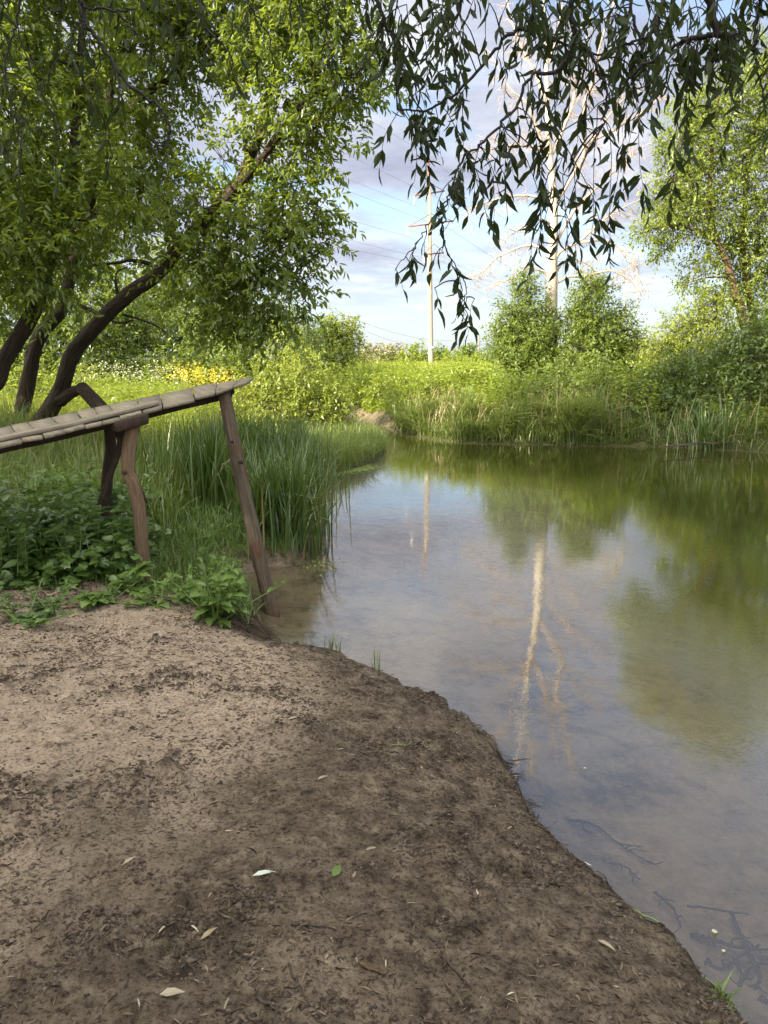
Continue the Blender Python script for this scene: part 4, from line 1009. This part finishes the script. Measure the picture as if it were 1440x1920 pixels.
# left meadow behind the bridge
mb = MB()
P = scatter(42000, -16, 2, 10.0, 26, lambda x, y, s: (isfar(x, y) < .3) & (s > .1) & ((x < -3.4-.04*(y-12)) | (y < 12.5)) & infov(x, y, .12))
blades(mb, P, rng.uniform(.3, .65, len(P)), .013, .5, rows=3)
stuff(mb, 'meadow_grass', M['meadow'], 'bright meadow grass beyond the bridge')
mb = MB()
P = scatter(3600, -16, 1, 12.5, 24, lambda x, y, s: (isfar(x, y) < .3) & (s > .3) & (x < -3.6-.04*(y-12)) & infov(x, y, .12))
herbs(mb, P, rng.uniform(.3, .75, len(P)), 7, .11, .5, LEAF4, 0, True, 1)
stuff(mb, 'meadow_herbs', [M['herb'], M['stem']], 'leafy herbs in the sunlit meadow')
def flowers(mb, P, size, mat):
    for q in range(9):
        n = len(P); c = P+rng.normal(size=(n, 3))*np.array([.06, .06, .10])
        leaves(mb, c, rdir(n), np.tile([0, 0, 1.], (n, 1))+rng.normal(size=(n, 3))*.4, size, size, LEAF4, None, mat)
mb = MB()
c0 = at(385, 712, 21)
P = scatter(130, c0[0]-1.0, c0[0]+.9, 19.5, 23); P[:, 2] += rng.uniform(.65, .95, len(P))+(P[:, 0]-c0[0])*.08
flowers(mb, P, .05, 0); stuff(mb, 'yellow_wildflowers', M['yflower'], 'yellow wildflowers blooming in the meadow above the bridge')
mb = MB()
c0 = at(205, 715, 17.5)
P = scatter(60, c0[0]-.6, c0[0]+1.5, 16.5, 19); P[:, 2] += rng.uniform(.6, .95, len(P))
flowers(mb, P, .035, 0); stuff(mb, 'white_wildflowers', M['wflower'], 'pale white flowering herbs behind the broken limb')
# tall grass of the left bank, round the bridge legs
mb = MB()
def cond(x, y, s): return (soilmask(x, y) < .25) & infov(x, y, .12) & (s > .12) & ~((x > -2.9) & (y < 6.9)) & (x < -2.0-.10*(y-7))
P = scatter(26000, -7, 1.2, 5.4, 11.5, cond)
P = P[rng.random(len(P)) < np.clip((P[:, 1]-5.2)/1.8, .12, 1)]
blades(mb, P, rng.uniform(.35, .80, len(P)), .011, .65)
q = P[rng.random(len(P)) < .07]
blades(mb, q, rng.uniform(.55, 1.0, len(q)), .006, .45, mat=1)
stuff(mb, 'bank_grass_left', [M['grass'], M['straw']], 'tall arching grass under and behind the footbridge')
bpy.data.objects['bank_grass_left'].name = 'tall_grass'
mb = MB()
P = scatter(5200, -2.35, -.9, 4.85, 7.4, lambda x, y, s: (s > .05) & (soilmask(x, y) < .5))
blades(mb, P, rng.uniform(.07, .20, len(P)), .007, .8)
P = scatter(9000, -4, -1.0, 4.5, 5.7, lambda x, y, s: (s > .05) & (soilmask(x, y) > .1) & (soilmask(x, y) < .93))
blades(mb, P, rng.uniform(.04, .13, len(P)), .006, .8)
stuff(mb, 'short_grass', M['fresh'], 'short fresh grass between the bridge legs and the bare soil')
# bramble and hop cover
mb = MB()
P = scatter(2600, -5, -1.75, 4.7, 7.6, lambda x, y, s: (soilmask(x, y) < .45) & (x < -1.75-.25*(y-5)) & infov(x, y, .12))
n = len(P)
for k in range(4):
    c = P+np.stack([rng.normal(size=n)*.12, rng.normal(size=n)*.12, rng.uniform(.05, .40, n)*(.6+.4*np.sin(P[:, 0]*3)*np.sin(P[:, 1]*4))+.02], 1)
    a0 = rng.uniform(0, 2*PI, n)
    for q in (-1.1, 0, 1.1):
        a = a0+q
        D_ = np.stack([np.cos(a), np.sin(a), rng.normal(size=n)*.25-.15], 1)
        N_ = np.stack([rng.normal(size=n)*.35, rng.normal(size=n)*.35-.25, np.ones(n)], 1)
        l = rng.uniform(.045, .085, n)*(1.0 if q == 0 else .85)
        leaves(mb, c, D_, N_, l, l*.95, OVAL if k % 2 else LOBED, np.clip(rng.random(n)*.6+.2*k*.5, 0, 1))
herbs(mb, P[:500], rng.uniform(.3, .62, min(500, n)), 6, .10, .4, OVAL, 0, True, 1)
stuff(mb, 'bramble_cover', [M['nettle'], M['stem']], 'dark low bramble leaves at the left edge of the bare soil')
# peninsula grass and small patches
mb = MB()
P = scatter(30000, -4.2, .4, 9.5, 20, lambda x, y, s: (s < 2.4) & (isfar(x, y) < .3) & (x > -3.6) & (y > 10.6))
blades(mb, P, rng.uniform(.22, .55, len(P)), .013, .8, lean=(.25, -.25, 0))
stuff(mb, 'shore_grass', M['bankgrass'], 'soft drooping grass on the spit of the near shore')
# sedges
def sedge(label, cx, cy, rx, ry, n, L, bend=.35, water_ok=True, w=.018):
    n = int(n*.85); bend *= 1.05; L *= 1.12; w *= 1.25
    a = rng.uniform(0, 2*PI, n); r = np.minimum(np.abs(rng.normal(size=n))*.62, 1.2)
    x = cx+np.cos(a)*r*rx; y = cy+np.sin(a)*r*ry
    z = np.maximum(gz(x, y), -.12)
    mb = MB(); blades(mb, np.stack([x, y, z-.03], 1), rng.uniform(.6, 1.1, n)*L, w, bend, rows=5)
    m = n//7
    blades(mb, np.stack([x, y, z-.02], 1)[:m], rng.uniform(.4, .8, m)*L, w*.9, bend*1.8, rows=5, mat=1)
    tag(mb.build('sedge_clump', [M['sedge'], M['straw']]), label, 'sedge', 'sedge clumps at the water edge')
mb = MB()
P = scatter(9000, -3.4, .2, 6.8, 11.5, lambda x, y, s: (s > .05) & (isfar(x, y) < .3) & (x > -3.0-.1*(y-7)) & (soilmask(x, y) < .3))
blades(mb, P, rng.uniform(.12, .34, len(P)), .009, .8)
stuff(mb, 'low_grass', M['fresh'], 'low grass growing between the sedge clumps')
def gpx(px, py, z=.1): p = onz(px, py, z); return p[0], p[1]
x, y = gpx(420, 905, .3); sedge('dark tall sedge clump furthest back, seen under the deck beside the leaning post', x, y, .75, .6, 520, 1.0, .24)
x, y = gpx(545, 1040, 0); sedge('bright sedge clump standing in the water right of the leaning post', x, y, .28, .35, 330, 1.0, .38)
x, y = gpx(575, 1000, 0); sedge('outermost sedge clump leaning over the open water', x, y, .24, .5, 260, 1.0, .42)
x, y = gpx(495, 1030, .05); sedge('sedge clump directly behind the foot of the leaning post', x, y, .25, .3, 210, .85, .5)
x, y = gpx(400, 945, .3); sedge('dark tall sedge clump left of the leaning post', x, y, .62, .6, 620, 1.05, .28)
x, y = gpx(480, 920, .2); sedge('dark tall sedge clump right behind the leaning post', x, y, .6, .8, 620, 1.1, .30)
x, y = gpx(555, 915, .05); sedge('broad sedge bed between the posts and the floating duckweed', x, y, .65, 1.0, 620, 1.0, .36)
x, y = gpx(1320, 825, .2); sedge('sedge tuft on the far bank above the driftwood', x, y, .9, .4, 220, 1.1, .5, w=.022)
# weeds
def weed(label, px, py, z, h, nl, leafL, leaf='fresh', stem_n=5, name='weed', group=None, spread=.10):
    c = onz(px, py, z); b = gb(c[0], c[1]); b[2] += .08
    root = thing(name, label, 'plant', group); sb = MB(); lb = MB()
    for s in range(stem_n):
        o = np.array([rng.normal()*spread, rng.normal()*spread, 0]); hh = h*rng.uniform(.6, 1.1)
        P = resample([b+o*.05, b+o*.9+np.array([0, 0, hh*.5]), b+o*1.9+np.array([0, 0, hh])], 8)
        tube(sb, P, (.005, .0025), 5)
        t = rng.uniform(.08, 1, nl); Q = np.stack([np.interp(t, np.linspace(0, 1, 8), P[:, k]) for k in range(3)], 1)
        a = rng.uniform(0, 2*PI, nl)
        D_ = np.stack([np.cos(a), np.sin(a), .45-.5*(1-t)], 1)
        l = leafL*rng.uniform(.6, 1.2, nl)*(1.2-.65*t)
        leaves(lb, Q, D_, np.tile([0, 0, 1.], (nl, 1))+rng.normal(size=(nl, 3))*.2, l, l*.55, TOOTH)
    sb.build('stem', M['stem'], root); lb.build('leaves', M[leaf], root)
weed('bushy toothed-leaf weed at the corner of the bank beside the post foot', 405, 1168, .22, .40, 14, .15, 'fresh', 10)
weed('upright toothed-leaf weed just above the bare sand edge', 395, 1130, .3, .30, 12, .13, 'fresh', 6)
weed('light green weed leaning towards the post foot', 425, 1120, .2, .30, 12, .13, 'fresh', 6, spread=.07)
weed('large-leaved sow thistle at the foot of the front log leg', 245, 1095, .4, .20, 10, .22, 'fresh', 2, spread=.03)
weed('small sow thistle rosette left of the front log leg', 152, 1125, .4, .10, 10, .16, 'fresh', 2, spread=.03)
weed('dark weed spilling onto the sand at the left edge', 45, 1165, .4, .20, 14, .10, 'nettle', 6)
weed('tall single stalk with few leaves left of the leaning post', 403, 1085, .2, .85, 9, .13, 'fresh', 1)
weed('second taller leafy stalk near the sedge clump', 385, 1060, .25, .5, 10, .13, 'fresh', 2, spread=.04)
weed('low leafy weed at the sand edge right of the large sow thistle', 300, 1122, .36, .16, 12, .10, 'fresh', 5)
weed('low leafy weed further right on the sand edge before the bushy weed', 348, 1108, .34, .20, 12, .10, 'fresh', 6)
weed('low leafy weed between the two sow thistles', 198, 1118, .4, .14, 12, .09, 'nettle', 6)
weed('low dark weed between the left spilling weed and the small sow thistle', 98, 1140, .4, .16, 12, .09, 'nettle', 6)
def tuft(label, px, py, z, n, L, mat='grass', w=.006, bend=.6):
    c = onz(px, py, z); mb = MB(); P = np.tile(c, (n, 1))+np.clip(rng.normal(size=(n, 3)), -1.2, 1.2)*np.array([.022, .018, 0]); P[:, 2] = gz(P[:, 0], P[:, 1])-.01
    blades(mb, P, rng.uniform(.5, 1.1, n)*L, w, bend); tag(mb.build('grass_tuft', M[mat]), label, 'grass tuft', 'grass tufts on the soil edge')
tuft('small mixed grass tuft on the tip of the sand spit', 630, 1245, .06, 16, .16)
tuft('pale dry grass tuft beside the green one on the spit', 615, 1243, .06, 12, .14, 'straw')
tuft('single upright green grass tuft on the dark soil edge', 708, 1290, .06, 9, .19, 'grass', .008, .35)
tuft('bright green tuft at the bottom right corner of the bank', 1352, 1900, .1, 26, .10, 'fresh', .007, .9)
# floating duckweed
def floating(label, pts, n, s=.014):
    mb = MB(); P0 = np.array([onz(*p) for p in pts]); a = rng.random(n); Q = np.stack([np.interp(a, np.linspace(0, 1, len(P0)), P0[:, k]) for k in range(3)], 1)
    Q += rng.normal(size=Q.shape)*np.array([.10, .16, 0]); Q[:, 2] = .004+rng.random(n)*.004
    b = rng.uniform(0, 2*PI, n)
    leaves(mb, Q, np.stack([np.cos(b), np.sin(b), np.zeros(n)], 1), np.tile([0, 0, 1.], (n, 1)), s*3, s*3, OVAL)
    tag(mb.build('duckweed', M['duck']), label, kind='stuff')
floating('pale green duckweed streak floating in the cove below the grassy spit', [(590, 888), (620, 887), (660, 882), (695, 876)], 1500)
floating('pale green duckweed along the foot of the sedges', [(585, 872), (620, 868), (650, 862)], 600)
floating('duckweed scraps caught at the foot of the water sedge', [(585, 1055), (600, 1062), (618, 1060)], 90, .007)

# ------------------------------------------------------------------ driftwood, twigs, leaves, litter
def stick(name, label, pts, z, r, mat, cat='twig', side=3, group=None, on_ground=False, lift=0.0):
    P = np.array([onz(p[0], p[1], z) for p in pts])
    P = resample(P, 5*len(pts))
    if on_ground: P[:, 2] = terrain(P[:, 0], P[:, 1])+r*.8+lift
    P = P+rng.normal(size=P.shape)*np.array([.002, .002, .0006])
    mb = MB(); tube(mb, P, (r, r*.5), 6, .2)
    L = np.linalg.norm(P[-1]-P[0])
    for q in range(side):
        j = rng.integers(1, len(P)-2); d = unit(P[j+1]-P[j]); s = np.array([-d[1], d[0], 0])*rng.choice([-1, 1])
        e = P[j]+(d*.6+s*rng.uniform(.4, .9))*L*rng.uniform(.12, .3)
        m_ = (P[j]+e)/2+rng.normal(size=3)*.01
        tube(mb, resample([P[j], m_, e], 6), (r*.6, r*.25), 5, .1)
    tag(mb.build(name, mat), label, cat, group)
SB = M['darktwig']
stick('sunken_branch', 'long sunken branch running deepest out from the bank at lower right', [(1370, 1710), (1384, 1741), (1402, 1777), (1420, 1815), (1425, 1837), (1413, 1855)], -.05, .008, SB, 'branch', 5, 'sunken branches')
stick('sunken_branch', 'straight thin sunken stick lying across the shallows', [(1288, 1698), (1342, 1705), (1404, 1714)], -.03, .005, SB, 'branch', 1, 'sunken branches')
stick('sunken_branch', 'sunken branch crossing behind the white floating petals', [(1296, 1752), (1342, 1764), (1379, 1775), (1440, 1782)], -.04, .009, SB, 'branch', 6, 'sunken branches')
stick('sunken_branch', 'hooked sunken branch below the floating petals', [(1328, 1799), (1341, 1817), (1362, 1810), (1397, 1788)], -.04, .008, SB, 'branch', 5, 'sunken branches')
stick('sunken_branch', 'forked sunken branch near the bottom right corner', [(1362, 1873), (1384, 1851), (1400, 1822), (1430, 1800)], -.04, .009, SB, 'branch', 6, 'sunken branches')
stick('sunken_branch', 'sunken branch in the bottom right corner of the water', [(1390, 1895), (1414, 1880), (1440, 1878), (1480, 1890)], -.05, .010, SB, 'branch', 5, 'sunken branches')
stick('sunken_branch', 'curved sunken branch beside the notch in the dark bank', [(1020, 1535), (1060, 1538), (1110, 1545), (1170, 1590), (1225, 1620)], -.05, .007, SB, 'branch', 7, 'sunken branches')
stick('sunken_branch', 'thin sunken branch nearest the soil notch', [(1062, 1608), (1110, 1616), (1165, 1622), (1200, 1648)], -.04, .006, SB, 'branch', 6, 'sunken branches')
stick('sunken_branch', 'small bent sunken stick close to the bank at lower right', [(1227, 1672), (1256, 1698), (1265, 1708), (1277, 1739)], -.03, .006, SB, 'branch', 3, 'sunken branches')
stick('waterline_vine', 'long thin dark stem trailing along the waterline to the green tuft', [(1170, 1695), (1200, 1712), (1240, 1733), (1268, 1775), (1300, 1815), (1345, 1852)], .012, .004, M['stem'], 'stem', 0)
stick('waterline_twig', 'forked black twig poking from the bank over the water', [(1030, 1608), (1058, 1604), (1078, 1608), (1088, 1616)], .05, .005, SB, 'twig', 2)
stick('waterline_twig', 'short black twig sticking out of the bank above the notch', [(938, 1468), (955, 1464), (972, 1470)], .05, .005, SB, 'twig', 2)
stick('driftwood', 'tangled grey driftwood at the foot of the far bank', [(1240, 838), (1290, 832), (1340, 830), (1372, 829)], .16, .016, M['twig'], 'driftwood', 9)
stick('green_stalk', 'yellow-green stalk lying on the soil near the water', [(735, 1391), (760, 1390), (786, 1386)], .3, .004, M['stem'], 'stalk', 1, None, True)
twl = [('brown twig lying left of the silver leaf', [(430, 1680), (455, 1690), (470, 1696)], .005), ('orange-brown twig at the bottom centre right', [(675, 1812), (700, 1822), (718, 1828)], .006),
       ('thin long twig at the bottom of the soil', [(540, 1820), (558, 1862), (582, 1905)], .003), ('short thick twig at the lower edge of the soil', [(486, 1892), (505, 1906), (525, 1918)], .006),
       ('straight brown twig on the dark soil', [(548, 1742), (580, 1743), (612, 1746)], .004), ('dark twig on the slope near the waterline', [(828, 1775), (858, 1805), (884, 1838)], .005),
       ('thin pale twig in the middle of the soil', [(405, 1770), (430, 1785), (452, 1800)], .003), ('bent twig near the right slope of the bank', [(803, 1740), (820, 1755), (826, 1762)], .004),
       ('green-tipped thin stem on the right slope', [(1130, 1728), (1150, 1752), (1165, 1772)], .003)]
for l, p, r in twl: stick('twig', l, p, .36, r, M['redbark'] if 'orange' in l else M['twig'], 'twig', 1, 'twigs on the soil', True)
def fallen(label, px, py, ang, L, mat, z=.36, water=False, wr=.25, name='fallen_leaf'):
    c = onz(px, py, z); zz = .006 if water else float(terrain(np.array([c[0]]), np.array([c[1]]))[0])+.012
    mb = MB(); d = np.array([[math.cos(ang), math.sin(ang), .12 if not water else 0]])
    leaves(mb, np.array([[c[0], c[1], zz]])-d*L/2, d, np.array([[.15, -.2, 1.]]) if not water else np.array([[0, 0, 1.]]), L, L*wr, LANCE, np.array([.6]))
    tag(mb.build(name, M[mat]), label, 'leaf', 'fallen leaves')
fallen('silver-green willow leaf lying on the dark soil', 496, 1663, .25, .072, 'paleleaf')
fallen('white leaf lying at the waterline at lower right', 1233, 1748, -.75, .085, 'paleleaf', .02, True)
fallen('small green leaf pair half buried right of the silver leaf', 632, 1640, 1.2, .06, 'fresh', wr=.5)
fallen('pale dry leaf on the light sand', 550, 1350, .4, .055, 'deadleaf')
fallen('yellowish narrow leaf below the silver leaf', 393, 1765, .9, .06, 'straw')
fallen('pale crumpled leaf at the bottom left of the soil', 325, 1895, .1, .06, 'deadleaf', wr=.4)
fallen('pale dry leaf on the slope at lower right', 1135, 1805, -.8, .06, 'deadleaf', .2)
fallen('dry leaf near the upper middle of the soil', 605, 1460, .6, .05, 'deadleaf')
fallen('dry leaf on the left part of the soil', 245, 1638, .9, .05, 'deadleaf')
fallen('dry curled leaf at the foot of the slope', 1095, 1650, -.3, .05, 'paleleaf', .04)
fallen('round white petal floating in the shallows', 1340, 1749, 0, .022, 'wflower', 0, True, 1.0, 'floating_petal')
fallen('smaller white petal floating below the round one', 1357, 1785, .5, .018, 'wflower', 0, True, .7, 'floating_petal')
fallen('white petal floating near the notch in the bank', 1097, 1442, .3, .02, 'wflower', 0, True, .6, 'floating_petal')
fallen('pale leaf floating off the sand spit', 652, 1190, .3, .025, 'wflower', 0, True, .6, 'floating_petal')

mb = MB()
n = 60000; x = rng.uniform(-3.2, 1.6, n); y = 1.2+4.2*rng.random(n)**1.3
s = sdist(x, y); k = (s > .03) & (soilmask(x, y) > .5) & (rng.random(n) < sstep(-.45, .3, fbm(x*1.1+2, y*1.1, 2))+.1); x, y = x[k], y[k]; n = len(x)
P = np.stack([x, y, terrain(x, y)+.003], 1); a = rng.uniform(0, 2*PI, n)
l = .006+.032*rng.random(n)**2.2
leaves(mb, P, np.stack([np.cos(a), np.sin(a), rng.normal(size=n)*.22], 1), np.tile([0, 0, 1.], (n, 1))+rng.normal(size=(n, 3))*.4, l, l*rng.uniform(.07, .30, n), LEAF6, rng.random(n)**1.1)
stuff(mb, 'soil_litter', M['litter'], 'bits of bark, straw and dry leaf strewn over the soil')
# crumbs of soil
ico = np.array([(0, 0, 1), (.9, 0, .35), (.3, .85, .35), (-.7, .5, .35), (-.7, -.5, .35), (.3, -.85, .35), (.7, .5, -.3), (-.3, .85, -.3), (-.9, 0, -.3), (-.3, -.85, -.3), (.7, -.5, -.3), (0, 0, -.9)])
icf = np.array([(0, 1, 2), (0, 2, 3), (0, 3, 4), (0, 4, 5), (0, 5, 1), (1, 6, 2), (2, 7, 3), (3, 8, 4), (4, 9, 5), (5, 10, 1), (6, 7, 2), (7, 8, 3), (8, 9, 4), (9, 10, 5), (10, 6, 1), (11, 7, 6), (11, 8, 7), (11, 9, 8), (11, 10, 9), (11, 6, 10)])
octa = np.array([(0, 0, .8), (1, 0, .1), (.1, .9, .2), (-1, .1, 0), (-.1, -.9, .1), (0, 0, -.7)]); octf = np.array([(0, 1, 2), (0, 2, 3), (0, 3, 4), (0, 4, 1), (5, 2, 1), (5, 3, 2), (5, 4, 3), (5, 1, 4)])
n = 260000; x = rng.uniform(-3.2, 1.6, n); y = 1.2+4.3*rng.random(n)**1.35
s = sdist(x, y); k = (s > .0) & (soilmask(x, y) > .5); x, y, s = x[k], y[k], s[k]
clus = fbm(x*1.5+8, y*1.9, 3)*.9+fbm(x*7, y*8, 3)*.75+.35*sstep(.4, .05, s)
k = rng.random(len(x)) < sstep(.02, .62, clus)+.02; x, y = x[k], y[k]; n = len(x)
z = terrain(x, y); r = np.minimum(np.exp(rng.normal(size=n)*.5)*.0036, .0095)
V = np.stack([x, y, z], 1)[:, None, :]+(octa[None]*(1+rng.normal(size=(n, 6, 3))*.35)+rng.normal(size=(n, 6, 3))*.15)*r[:, None, None]*np.array([1.3, 1.15, .8])
mb = MB(); mb.add(V.reshape(-1, 3), (octf[None]+(np.arange(n)*6)[:, None, None]).reshape(-1, 3), np.repeat(rng.random(n), 6))
stuff(mb, 'soil_crumbs', M['crumb'], 'dark crumbs of trampled soil')
# mat of dead roots at the bank corner
mb = MB()
for q in range(170):
    c = onz(rng.uniform(425, 500), rng.uniform(1165, 1222), .06); a = rng.normal()*.7-.3
    d = np.array([math.cos(a), math.sin(a), 0])*rng.uniform(.05, .14)
    P = resample([c, c+d*.5+rng.normal(size=3)*.01, c+d], 5); P[:, 2] = np.maximum(terrain(P[:, 0], P[:, 1]), -.01)+.008+rng.random()*.02
    tube(mb, P, (.003, .0015), 4, 0, rnd=rng.random()*.6, cap=False)
for q in range(230):
    t = rng.random(); pp = np.array([(850, 1345), (905, 1386), (955, 1442), (985, 1508), (1012, 1560), (1048, 1610), (1100, 1652), (1165, 1710), (1230, 1770), (1300, 1833), (1365, 1903)])
    px_, py_ = np.interp(t*10, np.arange(11), pp[:, 0])+rng.normal()*9-3, np.interp(t*10, np.arange(11), pp[:, 1])+rng.normal()*7
    c = onz(px_, py_, .03); a = rng.uniform(0, 2*PI); d = np.array([math.cos(a), math.sin(a), 0])*rng.uniform(.03, .12)
    P = resample([c, c+d*.5+rng.normal(size=3)*.012, c+d], 5); P[:, 2] = np.maximum(terrain(P[:, 0], P[:, 1]), -.01)+.004+rng.random()*.012
    tube(mb, P, (rng.uniform(.0012, .0032), .001), 4, 0, rnd=rng.random()*.55, cap=False)
tag(mb.build('root_mat', M['litter']), 'dead roots and twigs along the wet edge of the soil bank', kind='stuff')

# ------------------------------------------------------------------ sky, sun, camera
SUN_EL = math.radians(25); SUN_AZ = math.atan2(-.80, -.60)       # direction towards the sun in x, y
SUNV = np.array([math.sin(SUN_AZ)*math.cos(SUN_EL), math.cos(SUN_AZ)*math.cos(SUN_EL), math.sin(SUN_EL)])
w = bpy.data.worlds.new('World'); sc.world = w; w.use_nodes = True
nt = w.node_tree; nt.nodes.clear(); L = nt.links
out = nd(nt, 'ShaderNodeOutputWorld'); bg = nd(nt, 'ShaderNodeBackground', i_1=.10)
sky = nd(nt, 'ShaderNodeTexSky'); sky.sky_type = 'NISHITA'; sky.sun_disc = False
sky.sun_elevation = SUN_EL; sky.sun_rotation = SUN_AZ
sky.air_density = 1.0; sky.dust_density = 1.0; sky.ozone_density = 1.5
tc = nd(nt, 'ShaderNodeTexCoord'); sp = nd(nt, 'ShaderNodeSeparateXYZ'); L.new(tc.outputs['Generated'], sp.inputs[0])
zc = nd(nt, 'ShaderNodeMath', operation='MAXIMUM', i_1=0.0); L.new(sp.outputs[2], zc.inputs[0])
za = nd(nt, 'ShaderNodeMath', operation='ADD', i_1=.10); L.new(zc.outputs[0], za.inputs[0])
dx = nd(nt, 'ShaderNodeMath', operation='DIVIDE'); L.new(sp.outputs[0], dx.inputs[0]); L.new(za.outputs[0], dx.inputs[1])
dy = nd(nt, 'ShaderNodeMath', operation='DIVIDE'); L.new(sp.outputs[1], dy.inputs[0]); L.new(za.outputs[0], dy.inputs[1])
cv = nd(nt, 'ShaderNodeCombineXYZ'); L.new(dx.outputs[0], cv.inputs[0]); L.new(dy.outputs[0], cv.inputs[1]); cv.inputs[2].default_value = 3.3
n1 = noise(nt, cv.outputs[0], .75, 8, .56); n2 = noise(nt, cv.outputs[0], 1.7, 6, .6)
cov = ramp(nt, n1.outputs['Fac'], [(.36, (0, 0, 0)), (.50, (1, 1, 1))])
ccol = ramp(nt, n2.outputs['Fac'], [(.33, (1.55, 1.68, 2.2)), (.50, (2.2, 2.35, 2.8)), (.66, (3.5, 3.5, 3.6))])
# clear paler band low above the horizon
hz = nd(nt, 'ShaderNodeMapRange', i_1=.03, i_2=.13, i_3=.0, i_4=1.0); L.new(sp.outputs[2], hz.inputs[0])
cf = nd(nt, 'ShaderNodeMath', operation='MULTIPLY'); L.new(cov.outputs[0], cf.inputs[0]); L.new(hz.outputs[0], cf.inputs[1])
lo_ = nd(nt, 'ShaderNodeMapRange', i_1=.0, i_2=.22, i_3=.85, i_4=.0); L.new(sp.outputs[2], lo_.inputs[0])
mixs = mixc(nt, lo_.outputs[0], mixc(nt, 1.0, sky.outputs[0], (.85, .85, .85), 'MULTIPLY'), (2.45, 2.75, 3.05))
mixs = mixc(nt, cf.outputs[0], mixs, ccol.outputs[0])
# the cloud deck is brightest overhead and on the side of the sun
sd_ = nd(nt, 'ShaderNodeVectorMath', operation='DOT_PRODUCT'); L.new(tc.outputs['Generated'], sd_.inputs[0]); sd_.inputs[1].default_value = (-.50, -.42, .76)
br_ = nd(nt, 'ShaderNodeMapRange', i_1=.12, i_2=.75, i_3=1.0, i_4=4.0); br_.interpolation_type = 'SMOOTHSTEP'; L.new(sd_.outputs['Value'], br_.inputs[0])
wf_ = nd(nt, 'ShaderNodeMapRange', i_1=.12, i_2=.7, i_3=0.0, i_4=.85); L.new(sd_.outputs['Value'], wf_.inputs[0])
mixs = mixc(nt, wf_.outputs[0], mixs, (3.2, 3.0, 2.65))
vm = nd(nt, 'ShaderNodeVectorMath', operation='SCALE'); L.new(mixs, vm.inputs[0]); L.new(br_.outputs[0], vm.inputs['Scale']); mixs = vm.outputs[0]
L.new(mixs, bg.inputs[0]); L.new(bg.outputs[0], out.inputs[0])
sl = bpy.data.lights.new('sun', 'SUN'); sl.energy = 5.0; sl.angle = math.radians(.5); sl.color = (1, .87, .66)
so = bpy.data.objects.new('sun', sl); COL.objects.link(so)
so.rotation_euler = Vector(-SUNV).to_track_quat('-Z', 'Y').to_euler()

cam = bpy.data.cameras.new('camera'); co = bpy.data.objects.new('camera', cam); COL.objects.link(co)
cam.sensor_fit = 'VERTICAL'; cam.sensor_height = 36; cam.lens = 36*F/1920
cam.clip_start = .05; cam.clip_end = 3000
co.location = (0, 0, CAMH); co.rotation_euler = (PI/2-PITCH, 0, 0)
sc.camera = co
sc.view_settings.view_transform = 'Standard'; sc.view_settings.look = 'None'; sc.view_settings.exposure = 1.7; sc.view_settings.gamma = 1
sc.cycles.use_denoising = True; sc.cycles.denoising_prefilter = 'NONE'
sc.cycles.max_bounces = 8; sc.cycles.diffuse_bounces = 4; sc.cycles.transmission_bounces = 4; sc.cycles.transparent_max_bounces = 8
sc.cycles.caustics_reflective = False; sc.cycles.caustics_refractive = False
